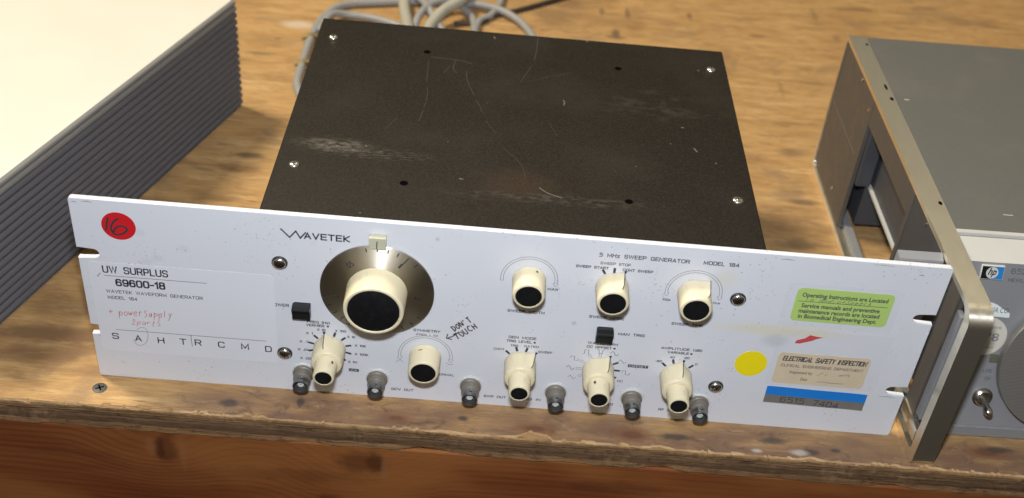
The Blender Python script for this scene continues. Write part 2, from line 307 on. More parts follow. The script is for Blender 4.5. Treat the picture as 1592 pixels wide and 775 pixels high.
    M['badge_black'] = simple('badge_black', (.012, .012, .012), .3); M['badge_blue'] = simple('badge_blue', (.02, .22, .55), .3); M['badge_white'] = simple('badge_white', (.62, .60, .55), .3)
    M['offwhite'] = simple('off_white_sticker', (.62, .58, .48), .55, var=.05); M['whitetape'] = simple('torn_white_tape', (.74, .78, .75), .5)
    # ribbed case
    M['ribs'] = simple('ribbed_grey_plastic', (.105, .104, .113), .45, var=.06, vscale=40)
    M['trim'] = simple('grey_trim', (.20, .195, .18), .42, var=.05)
    k = NT('warm_white_laminate'); o = k.obj(); f = k.noise(o, 12, 5, .6); g = k.noise(k.obj((1, 6, 1)), 60, 5, .7)
    c = k.mix(f, (.695, .665, .585), (.725, .695, .615)); c = k.mix(k.mapr(g, .60, .78, 0., .22), c, (.50, .46, .38)); k.col(c); k.rough(k.mapr(f, .3, .7, .34, .5)); M['casetop'] = k.m
    # cables
    M['cablegrey'] = simple('grey_cable_jacket', (.30, .295, .285), .45, var=.05)
    M['cablecream'] = simple('pale_cable_jacket', (.42, .40, .33), .45, var=.05)
    M['cabledark'] = simple('dark_cord_jacket', (.045, .035, .025), .5)
make_materials()

# ------------------------------------------------------------------ mesh helpers (mm)
def link(name, bm, mat, parent=None, smooth=None, label=None, loc=None, rot=None):
    me = bpy.data.meshes.new(name)
    bmesh.ops.scale(bm, vec=(S, S, S), verts=bm.verts)
    bm.to_mesh(me); bm.free()
    for m in (mat if isinstance(mat, (list, tuple)) else [mat]): me.materials.append(M[m])
    if smooth is not None:
        for p in me.polygons: p.use_smooth = True
        if smooth < 180: me.set_sharp_from_angle(angle=rad(smooth))
    o = bpy.data.objects.new(name, me); COL.objects.link(o)
    if parent is not None: o.parent = parent
    if loc is not None: o.location = [v*S for v in loc]
    if rot is not None: o.rotation_euler = rot
    if label: o['label'] = label
    return o
def thing(name, label, cat, loc=(0, 0, 0), rotz=0., group=None, kind=None):
    o = bpy.data.objects.new(name, None); COL.objects.link(o); o.empty_display_size = .02
    o.location = [v*S for v in loc]; o.rotation_euler = (0, 0, rotz)
    tag(o, label, cat, group, kind); return o
def tag(o, label, cat, group=None, kind=None):
    o['label'] = label; o['category'] = cat
    if group: o['group'] = group
    if kind: o['kind'] = kind
    return o
def add_faces(bm, vs, fs, mi=0):
    v = [bm.verts.new(p) for p in vs]
    out = []
    for f in fs:
        try:
            q = bm.faces.new([v[i] for i in f]); q.material_index = mi; out.append(q)
        except ValueError: pass
    return v, out
def add_box(bm, x0, x1, y0, y1, z0, z1, bevel=0., seg=2, mi=0):
    vs = [(x, y, z) for z in (z0, z1) for y in (y0, y1) for x in (x0, x1)]
    v, fs = add_faces(bm, vs, [(0, 2, 3, 1), (4, 5, 7, 6), (0, 1, 5, 4), (2, 6, 7, 3), (0, 4, 6, 2), (1, 3, 7, 5)], mi)
    if bevel:
        es = {e for f in fs for e in f.edges}
        r = bmesh.ops.bevel(bm, geom=list(es), offset=bevel, segments=seg, profile=.5, affect='EDGES')
        for f in r['faces']: f.material_index = mi
def add_prism(bm, pts, y0, y1, bevel=0., seg=1, mi=0, front_only=False):
    """outline pts in (x,z), extruded from y0 (front) to y1 (back)"""
    n = len(pts); a = sum(pts[i][0]*pts[(i+1) % n][1]-pts[(i+1) % n][0]*pts[i][1] for i in range(n))
    if a < 0: pts = pts[::-1]
    vf = [bm.verts.new((x, y0, z)) for x, z in pts]; vb = [bm.verts.new((x, y1, z)) for x, z in pts]
    fs = [bm.faces.new(vf), bm.faces.new(vb[::-1])]
    for i in range(n):
        j = (i+1) % n; fs.append(bm.faces.new((vf[i], vb[i], vb[j], vf[j])))
    for f in fs: f.material_index = mi
    if bevel:
        es = list(fs[0].edges) + ([] if front_only else list(fs[1].edges))
        bmesh.ops.bevel(bm, geom=es, offset=bevel, segments=seg, profile=.5, affect='EDGES')
    bm.normal_update()
def rrect(x0, x1, z0, z1, r, n=5):
    pts = []
    for cx, cz, a0 in ((x1-r, z1-r, 0), (x0+r, z1-r, 90), (x0+r, z0+r, 180), (x1-r, z0+r, 270)):
        for i in range(n+1):
            a = rad(a0+90*i/n); pts.append((cx+r*math.cos(a), cz+r*math.sin(a)))
    return pts
def disc_pts(cx, cz, r, n=40, rz=None):
    rz = rz or r
    return [(cx+r*math.cos(2*math.pi*i/n), cz+rz*math.sin(2*math.pi*i/n)) for i in range(n)]
def add_lathe_y(bm, cx, cz, prof, n=40, flute=None, mi=0, phase=0., caps=True):
    """prof: (radius, y) from back to front; axis along y"""
    rings = []
    for k, (r, y) in enumerate(prof):
        if r <= 1e-6: rings.append([bm.verts.new((cx, y, cz))]); continue
        ring = []
        for i in range(n):
            a = 2*math.pi*i/n+phase; rr = r
            if flute and flute[0] <= k <= flute[1]: rr = r-(flute[2] if i % 2 else 0)
            ring.append(bm.verts.new((cx+rr*math.cos(a), y, cz+rr*math.sin(a))))
        rings.append(ring)
    for a, b in zip(rings, rings[1:]):
        for i in range(n):
            j = (i+1) % n
            if len(a) == 1 and len(b) == 1: break
            if len(a) == 1: f = bm.faces.new((a[0], b[i], b[j]))
            elif len(b) == 1: f = bm.faces.new((a[i], b[0], a[j]))
            else: f = bm.faces.new((a[i], b[i], b[j], a[j]))
            f.material_index = mi
    if caps and len(rings[0]) > 1: bm.faces.new(rings[0]).material_index = mi
    if caps and len(rings[-1]) > 1: bm.faces.new(rings[-1][::-1]).material_index = mi
    bmesh.ops.recalc_face_normals(bm, faces=bm.faces)
def add_tube(bm, pts, r, n=10, closed=False, mi=0):
    pts = [Vector(p) for p in pts]; rings = []
    up = Vector((0, 0, 1))
    for i, p in enumerate(pts):
        t = (pts[min(i+1, len(pts)-1)]-pts[max(i-1, 0)]).normalized()
        a = t.cross(up); a = a.normalized() if a.length > 1e-4 else Vector((1, 0, 0)); b = a.cross(t)
        rings.append([bm.verts.new(p+r*(math.cos(2*math.pi*k/n)*a+math.sin(2*math.pi*k/n)*b)) for k in range(n)])
    for a, b in zip(rings, rings[1:]):
        for k in range(n):
            f = bm.faces.new((a[k], a[(k+1) % n], b[(k+1) % n], b[k])); f.material_index = mi
    bm.faces.new(rings[0]); bm.faces.new(rings[-1][::-1])
    bmesh.ops.recalc_face_normals(bm, faces=bm.faces)
def smooth_path(pts, n=8):
    P = [Vector(p) for p in pts]; out = []
    for i in range(len(P)-1):
        p0 = P[max(i-1, 0)]; p1 = P[i]; p2 = P[i+1]; p3 = P[min(i+2, len(P)-1)]
        for k in range(n):
            t = k/n
            out.append(.5*((2*p1)+(-p0+p2)*t+(2*p0-5*p1+4*p2-p3)*t*t+(-p0+3*p1-3*p2+p3)*t**3))
    out.append(P[-1]); return out
# --- flat print: everything lies in the plane y (facing the viewer), coordinates (x,z)
def add_stroke(bm, pts, w, y, smooth=False, mi=0, taper=False):
    if smooth: pts = [(p.x, p.y) for p in smooth_path([(a, b, 0) for a, b in pts], 5)]
    L = []; R = []
    for i, p in enumerate(pts):
        a = pts[max(i-1, 0)]; b = pts[min(i+1, len(pts)-1)]
        d = Vector((b[0]-a[0], b[1]-a[1])); d = d.normalized() if d.length else Vector((1, 0)); nrm = Vector((-d.y, d.x))
        ww = w/2*((.35 if i in (0, len(pts)-1) else 1) if taper else 1)
        L.append(bm.verts.new((p[0]+nrm.x*ww, y, p[1]+nrm.y*ww))); R.append(bm.verts.new((p[0]-nrm.x*ww, y, p[1]-nrm.y*ww)))
    for i in range(len(pts)-1):
        f = bm.faces.new((R[i], R[i+1], L[i+1], L[i])); f.material_index = mi
def add_poly(bm, pts, y, mi=0):
    n = len(pts); a = sum(pts[i][0]*pts[(i+1) % n][1]-pts[(i+1) % n][0]*pts[i][1] for i in range(n))
    if a < 0: pts = pts[::-1]
    f = bm.faces.new([bm.verts.new((x, y, z)) for x, z in pts]); f.material_index = mi
def add_bar(bm, x0, z0, x1, z1, w, y, mi=0): add_stroke(bm, [(x0, z0), (x1, z1)], w, y, mi=mi)
def add_arc(bm, cx, cz, r, a0, a1, w, y, n=32, mi=0):
    """angles in degrees from straight up, clockwise"""
    add_stroke(bm, [(cx+r*math.sin(rad(a0+(a1-a0)*i/n)), cz+r*math.cos(rad(a0+(a1-a0)*i/n))) for i in range(n+1)], w, y, mi=mi)
_tc = {}
def text_shape(body, bold, shear):
    key = (body, bold, shear)
    if key not in _tc:
        cu = bpy.data.curves.new('t', 'FONT'); cu.body = body; cu.offset = bold; cu.shear = shear; cu.resolution_u = 2; cu.fill_mode = 'FRONT'
        ob = bpy.data.objects.new('t', cu); COL.objects.link(ob); bpy.context.view_layer.update()
        me = bpy.data.meshes.new_from_object(ob)
        vs = [(v.co.x, v.co.y) for v in me.vertices]; fs = [tuple(p.vertices) for p in me.polygons]
        bpy.data.objects.remove(ob); bpy.data.curves.remove(cu); bpy.data.meshes.remove(me)
        _tc[key] = (vs, fs)
    return _tc[key]
def add_text(bm, body, x0, x1, z, cap, y, bold=0.0, shear=0., rot=0., mi=0):
    """fits the string between x0 and x1 on baseline z with capitals `cap` tall"""
    vs, fs = text_shape(body, bold, shear)
    if not vs: return
    hv, _ = text_shape('H', 0.0, 0.)
    ch = max(p[1] for p in hv)-min(p[1] for p in hv)
    a = min(p[0] for p in vs); b = max(p[0] for p in vs); sx = (x1-x0)/max(b-a, 1e-6); sz = cap/ch
    c, s_ = math.cos(rad(rot)), math.sin(rad(rot)); q = []
    for px, pz in vs:
        u, v = (px-a)*sx, pz*sz; q.append((x0+u*c-v*s_, y, z+u*s_+v*c))
    v = [bm.verts.new(p) for p in q]
    for f in fs:
        try: bm.faces.new([v[i] for i in f]).material_index = mi
        except ValueError: pass

# a drawn single-line alphabet (squarish capitals like the silk-screened legends): advance width, strokes in a unit box
_O = [(.22, 0), (.78, 0), (.93, .07), (1, .24), (1, .76), (.93, .93), (.78, 1), (.22, 1), (.07, .93), (0, .76), (0, .24), (.07, .07), (.22, 0)]
_C = [(1, .20), (.93, .06), (.78, 0), (.22, 0), (.07, .07), (0, .24), (0, .76), (.07, .93), (.22, 1), (.78, 1), (.93, .94), (1, .80)]
_S = [(0, .18), (.07, .05), (.22, 0), (.78, 0), (.93, .06), (1, .18), (1, .34), (.93, .46), (.78, .51), (.22, .51), (.07, .57), (0, .68), (0, .84), (.07, .95), (.22, 1), (.78, 1), (.93, .95), (1, .83)]
GL = {'A': (1., [[(0, 0), (.5, 1), (1, 0)], [(.17, .32), (.83, .32)]]), 'B': (.92, [[(0, 0), (0, 1), (.75, 1), (.93, .93), (.95, .62), (.8, .53), (0, .53)], [(.8, .53), (1, .44), (1, .1), (.8, 0), (0, 0)]]), 'C': (.95, [_C]), 'D': (1., [[(0, 0), (0, 1), (.72, 1), (.93, .92), (1, .72), (1, .28), (.93, .08), (.72, 0), (0, 0)]]),
 'E': (.85, [[(1, 0), (0, 0), (0, 1), (1, 1)], [(0, .52), (.9, .52)]]), 'F': (.82, [[(0, 0), (0, 1), (1, 1)], [(0, .5), (.88, .5)]]), 'G': (1., [[(1, .82), (.93, .94), (.78, 1), (.22, 1), (.07, .93), (0, .76), (0, .24), (.07, .07), (.22, 0), (.8, 0), (1, .06), (1, .47), (.55, .47)]]), 'H': (.98, [[(0, 0), (0, 1)], [(1, 0), (1, 1)], [(0, .52), (1, .52)]]),
 'I': (.05, [[(.5, 0), (.5, 1)]]), 'J': (.7, [[(0, .25), (.07, .07), (.3, 0), (.75, 0), (1, .2), (1, 1)]]), 'K': (.9, [[(0, 0), (0, 1)], [(1, 1), (.1, .48), (1, 0)]]), 'L': (.78, [[(0, 1), (0, 0), (1, 0)]]), 'M': (1.2, [[(0, 0), (0, 1), (.5, .18), (1, 1), (1, 0)]]), 'N': (1., [[(0, 0), (0, 1), (1, 0), (1, 1)]]), 'O': (1.05, [_O]),
 'P': (.9, [[(0, 0), (0, 1), (.78, 1), (.95, .93), (1, .8), (1, .62), (.93, .48), (.78, .42), (0, .42)]]), 'Q': (1.05, [_O, [(.7, .25), (1.05, -.05)]]), 'R': (.95, [[(0, 0), (0, 1), (.78, 1), (.95, .93), (1, .8), (1, .64), (.93, .51), (.78, .45), (0, .45)], [(.62, .45), (1, 0)]]), 'S': (.92, [_S]), 'T': (.92, [[(0, 1), (1, 1)], [(.5, 1), (.5, 0)]]),
 'U': (.98, [[(0, 1), (0, .24), (.07, .07), (.22, 0), (.78, 0), (.93, .07), (1, .24), (1, 1)]]), 'V': (1., [[(0, 1), (.5, 0), (1, 1)]]), 'W': (1.45, [[(0, 1), (.25, 0), (.5, 1), (.75, 0), (1, 1)]]), 'X': (.95, [[(0, 0), (1, 1)], [(0, 1), (1, 0)]]), 'Y': (.95, [[(0, 1), (.5, .48), (1, 1)], [(.5, .48), (.5, 0)]]), 'Z': (.92, [[(0, 1), (1, 1), (0, 0), (1, 0)]]),
 '0': (.92, [_O]), '1': (.4, [[(0, .78), (.9, 1), (.9, 0)]]), '2': (.9, [[(0, .78), (.06, .93), (.22, 1), (.78, 1), (.94, .93), (1, .8), (1, .66), (.9, .52), (.1, .2), (0, 0), (1, 0)]]), '3': (.9, [[(0, .82), (.08, .95), (.25, 1), (.78, 1), (.96, .92), (.97, .62), (.8, .53), (.35, .53)], [(.8, .53), (1, .44), (1, .1), (.8, 0), (.22, 0), (.05, .06), (0, .2)]]),
 '4': (.95, [[(.78, 0), (.78, 1), (0, .28), (1, .28)]]), '5': (.9, [[(1, 1), (.08, 1), (.08, .60), (.78, .60), (.95, .52), (1, .38), (1, .2), (.93, .06), (.78, 0), (0, 0)]]), '6': (.9, [[(.95, .86), (.8, 1), (.25, 1), (.06, .9), (0, .7), (0, .24), (.07, .07), (.22, 0), (.78, 0), (.93, .07), (1, .22), (1, .38), (.93, .52), (.78, .58), (.2, .58), (.02, .48)]]),
 '7': (.88, [[(0, 1), (1, 1), (.35, 0)]]), '8': (.92, [[(.25, .53), (.08, .6), (.04, .9), (.2, 1), (.8, 1), (.96, .9), (.92, .6), (.75, .53), (.25, .53), (.06, .46), (0, .3), (0, .15), (.1, .03), (.25, 0), (.75, 0), (.9, .03), (1, .15), (1, .3), (.94, .46), (.75, .53)]]), '9': (.9, [[(.05, .14), (.2, 0), (.75, 0), (.94, .1), (1, .3), (1, .76), (.93, .93), (.78, 1), (.22, 1), (.07, .93), (0, .78), (0, .62), (.07, .48), (.22, .42), (.8, .42), (.98, .52)]]),
 '-': (.5, [[(0, .45), (1, .45)]]), '.': (.06, [[(.5, 0), (.5, .16)]]), '(': (.22, [[(1, 1.05), (.2, .8), (.2, .2), (1, -.05)]]), ')': (.22, [[(0, 1.05), (.8, .8), (.8, .2), (0, -.05)]]), '÷': (.6, [[(0, .5), (1, .5)], [(.5, .82), (.5, .68)], [(.5, .32), (.5, .18)]]), ' ': (.75, []),
 'z': (.7, [[(0, .66), (1, .66), (0, 0), (1, 0)]]), 'd': (.75, [[(1, 1), (1, 0)], [(1, .1), (.7, 0), (.2, 0), (0, .18), (0, .48), (.2, .66), (.7, .66), (1, .56)]]), 's': (.7, [[(0, .1), (.2, 0), (.8, 0), (1, .12), (.85, .32), (.15, .36), (0, .52), (.2, .66), (.8, .66), (1, .56)]]), 'm': (1.1, [[(0, 0), (0, .66)], [(0, .5), (.15, .64), (.4, .64), (.5, .5), (.5, 0)], [(.5, .5), (.65, .64), (.9, .64), (1, .5), (1, 0)]])}
def add_line_text(bm, body, x0, x1, z, cap, y, w, mi=0, shear=0., rot=0.):
    """single-line lettering fitted between x0 and x1; cap = height of the capitals; w = line width"""
    gap = .42; tot = sum(GL[c][0] for c in body)+gap*(len(body)-1); sx = (x1-x0-w)/tot; x = 0.; c_, s_ = math.cos(rad(rot)), math.sin(rad(rot))
    for ch in body:
        wd, sts = GL[ch]
        for st in sts:
            pts = []
            for px, pz in st:
                u = w/2+(x+px*wd)*sx+shear*pz*cap; v = w/2+pz*(cap-w); pts.append((x0+u*c_-v*s_, z+u*s_+v*c_))
            add_ribbon(bm, pts, w, y, mi)
        x += wd+gap
def add_ribbon(bm, pts, w, y, mi=0):
    """mitred constant-width line, ends squared off half a width beyond the points"""
    P = [Vector(p) for p in pts]; n = len(P); closed = n > 3 and (P[0]-P[-1]).length < 1e-6
    if closed: P = P[:-1]; n -= 1
    D = [(P[(i+1) % n]-P[i]).normalized() for i in range(n if closed else n-1)]
    L = []; R = []
    for i in range(n):
        if closed: a, b = D[i-1], D[i]
        else: a = D[max(i-1, 0)]; b = D[min(i, n-2)]
        na = Vector((-a.y, a.x)); nb = Vector((-b.y, b.x)); m = na+nb; m = m.normalized() if m.length > .05 else na
        k = min(1/max(m.dot(na), .3), 2.2)*w/2; p = P[i].copy()
        if not closed and i == 0: p -= b*w/2
        if not closed and i == n-1: p += a*w/2
        L.append(bm.verts.new((p.x+m.x*k, y, p.y+m.y*k))); R.append(bm.verts.new((p.x-m.x*k, y, p.y-m.y*k)))
    for i in range(n if closed else n-1):
        j = (i+1) % n; bm.faces.new((R[i], R[j], L[j], L[i])).material_index = mi
# a little pen alphabet for the handwriting (unit box, several strokes per letter)
PEN = {'p': [[(.1, .6), (.15, -.45)], [(.1, .4), (.35, .65), (.6, .4), (.4, .05), (.12, .15)]], 'o': [[(.35, .6), (.08, .35), (.3, 0), (.6, .25), (.4, .6)]],
 'w': [[(.02, .55), (.15, 0), (.33, .45), (.5, 0), (.68, .6)]], 'e': [[(.1, .3), (.55, .38), (.35, .62), (.08, .3), (.3, 0), (.6, .12)]], 'r': [[(.12, .6), (.14, 0)], [(.13, .35), (.3, .6), (.5, .55)]],
 's': [[(.5, .9), (.2, .95), (.1, .65), (.5, .4), (.45, .05), (.05, .02)]], 'u': [[(.08, .55), (.1, .1), (.4, .05), (.55, .55), (.58, 0)]], 'l': [[(.2, 1.), (.25, 0)]], 'y': [[(.05, .55), (.3, .1)], [(.6, .6), (.3, -.1), (.1, -.5)]],
 't': [[(.25, .95), (.25, .05), (.45, .02)], [(.05, .6), (.5, .62)]], 'a': [[(.55, .5), (.25, .6), (.08, .2), (.35, .02), (.55, .45), (.6, 0)]], '2': [[(.1, .7), (.35, .95), (.5, .65), (.1, .02), (.6, .05)]],
 '+': [[(.3, .75), (.28, .1)], [(.02, .42), (.6, .46)]], 'D': [[(.1, 1.), (.12, 0)], [(.05, .98), (.6, .75), (.6, .25), (.1, 0)]], 'O': [[(.35, 1.), (.05, .55), (.3, 0), (.65, .45), (.4, 1.)]], 'N': [[(.05, 0), (.08, 1.), (.55, .05), (.6, 1.)]],
 "'": [[(.2, 1.1), (.15, .8)]], 'T': [[(.0, .98), (.7, 1.)], [(.36, 1.), (.33, 0)]], 'U': [[(.05, 1.), (.12, .1), (.45, .05), (.6, 1.)]], 'C': [[(.6, .85), (.3, 1.), (.05, .5), (.3, 0), (.62, .15)]], 'H': [[(.08, 1.), (.08, 0)], [(.58, 1.), (.6, 0)], [(.08, .5), (.6, .52)]],
 'i': [[(.2, .55), (.22, 0)]], 'n': [[(.08, .55), (.1, 0)], [(.1, .35), (.35, .6), (.5, 0)]], 'd': [[(.5, .4), (.2, .5), (.1, .1), (.4, .05), (.55, 1.), (.55, 0)]], 'S': [[(.6, .9), (.25, 1.), (.15, .65), (.5, .4), (.4, .02), (.02, .1)]], 'c': [[(.5, .5), (.2, .55), (.1, .1), (.5, .05)]], 'h': [[(.1, 1.), (.12, 0)], [(.12, .35), (.4, .55), (.5, 0)]], 'A': [[(.02, 0), (.35, 1.), (.65, 0)], [(.12, .4), (.55, .4)]]}
def add_hand(bm, body, x0, x1, z, h, y, w, rot=0., mi=0, jit=.04, slant=.12):
    step = (x1-x0)/max(len(body), 1); c, s_ = math.cos(rad(rot)), math.sin(rad(rot)); rr = random.Random(body)
    for i, ch in enumerate(body):
        for st in PEN.get(ch, []):
            dj = rr.uniform(-.06, .06)
            pts = []
            for px, pz in st:
                u = i*step+(px+pz*slant)*step*1.15+rr.uniform(-jit, jit)*step; v = (pz+dj+rr.uniform(-jit, jit))*h
                pts.append((x0+u*c-v*s_, z+u*s_+v*c))
            add_stroke(bm, pts, w, y, smooth=True, mi=mi)

# ------------------------------------------------------------------ the bench
def build_bench():
    t = thing('workbench', 'scarred plywood workbench with splintered front edge and orange fir board below it', 'workbench', kind='structure')
    X0, X1, YB = -700., 800., 1000.
    fb = 1200; rr = random.Random(3)
    def nz(x, s, k): return noise.noise(Vector((x*s, k*7.3, 0)))
    xs = [X0+(X1-X0)*i/fb for i in range(fb+1)]
    def chip(x):                                                # how far the face veneer has broken back
        c = max(0, nz(x, .045, 1)-.18)*5 + .5*nz(x, .3, 3)
        q_ = nz(x, .11, 21)+.5*nz(x, .37, 22)+.3*nz(x, .9, 23)
        if q_ > .22: c += 1.1+1.6*(q_-.22)+.5*nz(x, 1.1, 24)                      # a flake of the face has torn off
        c += .22*nz(x, 1.3, 25)
        for (cx, w_, d_) in ((23, 8, 3.2), (-205, 25, 1.0), (-30, 8, 1.0)): c += d_*math.exp(-((x-cx)/w_)**4)
        return c
    front = [-24.5+chip(x) for x in xs]
    bm = bmesh.new()
    ys = [0, 40, 120, 300, 600, YB]
    rows = [[bm.verts.new((x, f, 0)) for x, f in zip(xs, front)]]
    rows.append([bm.verts.new((x, -12, 0)) for x in xs])
    for y in ys[1:]: rows.append([bm.verts.new((x, y, 0)) for x in xs])
    for a, b in zip(rows, rows[1:]):
        for i in range(fb): bm.faces.new((a[i], a[i+1], b[i+1], b[i]))
    # back, sides and underside close the sheet
    link('plywood_face', bm, 'ply', t)
    bm = bmesh.new(); prof = []
    for x, f in zip(xs, front):
        b1 = -25.0+.5*nz(x, .12, 5)+.35*nz(x, .6, 6); b2 = -24.0+.9*nz(x, .08, 8)+.4*nz(x, .5, 9); b3 = -24.8+.5*nz(x, .10, 10)+.9*max(0, nz(x, .05, 11))
        ch2 = max(0, nz(x, .03, 12)-.25)*10
        zt = -1.2-.9*abs(nz(x, .2, 13))
        bot = -19.2+.5*nz(x, .1, 14)+ch2*.5
        prof.append([(f, -.02), (f-.15, -.5), (min(f, b1+.4)-.1 if f < b1+.6 else f-.6, zt), (b1, zt-.4), (b1-.1, -5.2), (b2+.5, -5.6), (b2, -9.), (b2+.2, -9.4), (b3-.3, -9.8), (b3-.2, -14.6), (b2+.3, -15.0), (b3+ch2*.3, -15.4), (b3+ch2*.4, bot), (60, bot-.3)])
    grid = [[bm.verts.new((x, p[0], p[1])) for p in pr] for x, pr in zip(xs, prof)]
    for a, b in zip(grid, grid[1:]):
        for k in range(len(a)-1):
            f = bm.faces.new((a[k], a[k+1], b[k+1], b[k])); f.material_index = 1 if k <= 1 else 0
    bmesh.ops.recalc_face_normals(bm, faces=bm.faces)
    link('plywood_edge', bm, ['plyedge', 'splinter'], t, smooth=40)
    bm = bmesh.new()
    for i in range(9):                                         # loose splinters along the arris
        x = rr.uniform(-330, 330); l = rr.uniform(3, 8); z = rr.choice((-1.6, -1.0, -2.2)); y = -25.0
        add_faces(bm, [(x, y, z), (x+l, y-rr.uniform(0, .5), z+rr.uniform(-.3, .6)), (x+l*.9, y+1.2, z+.5), (x, y+1.2, z+.4)], [(0, 1, 2, 3)])
        add_faces(bm, [(x, y, z), (x+l, y-.2, z-.2), (x+l*.6, y+.6, z-.9)], [(0, 1, 2)])
    link('edge_splinters', bm, 'splinter', t)
    bm = bmesh.new(); add_box(bm, X0, X1, -23.6, 15, -240, -19.9, 1.2, 2); link('front_board', bm, 'fir', t)
    # countersunk wood screw, left
    for (x, y, r_) in ((-238.2, -11, 4.3), (45, 385, 3.2)):
        bm = bmesh.new(); n = 24
        ring = [bm.verts.new((x+r_*math.cos(2*math.pi*i/n), y+r_*math.sin(2*math.pi*i/n), .25)) for i in range(n)]
        ring2 = [bm.verts.new((x+r_*.8*math.cos(2*math.pi*i/n), y+r_*.8*math.sin(2*math.pi*i/n), .55)) for i in range(n)]
        cv = bm.verts.new((x, y, .35))
        for i in range(n): bm.faces.new((ring[i], ring[(i+1) % n], ring2[(i+1) % n], ring2[i])); bm.faces.new((ring2[i], ring2[(i+1) % n], cv))
        sc = link('wood_screw', bm, 'bore', t, smooth=30)
        bm = bmesh.new()
        for a in (.5, .5+math.pi/2):
            dx, dy = math.cos(a), math.sin(a); px, py = -dy*.45, dx*.45; L = r_*.6
            add_faces(bm, [(x-dx*L+px, y-dy*L+py, .62), (x-dx*L-px, y-dy*L-py, .62), (x+dx*L-px, y+dy*L-py, .62), (x+dx*L+px, y+dy*L+py, .62)], [(0, 1, 2, 3)])
            L = r_*.6
        bmesh.ops.translate(bm, vec=(0, 0, .004), verts=bm.verts[4:] if False else [])
        link('screw_recess', bm, 'hole', sc)
    return t

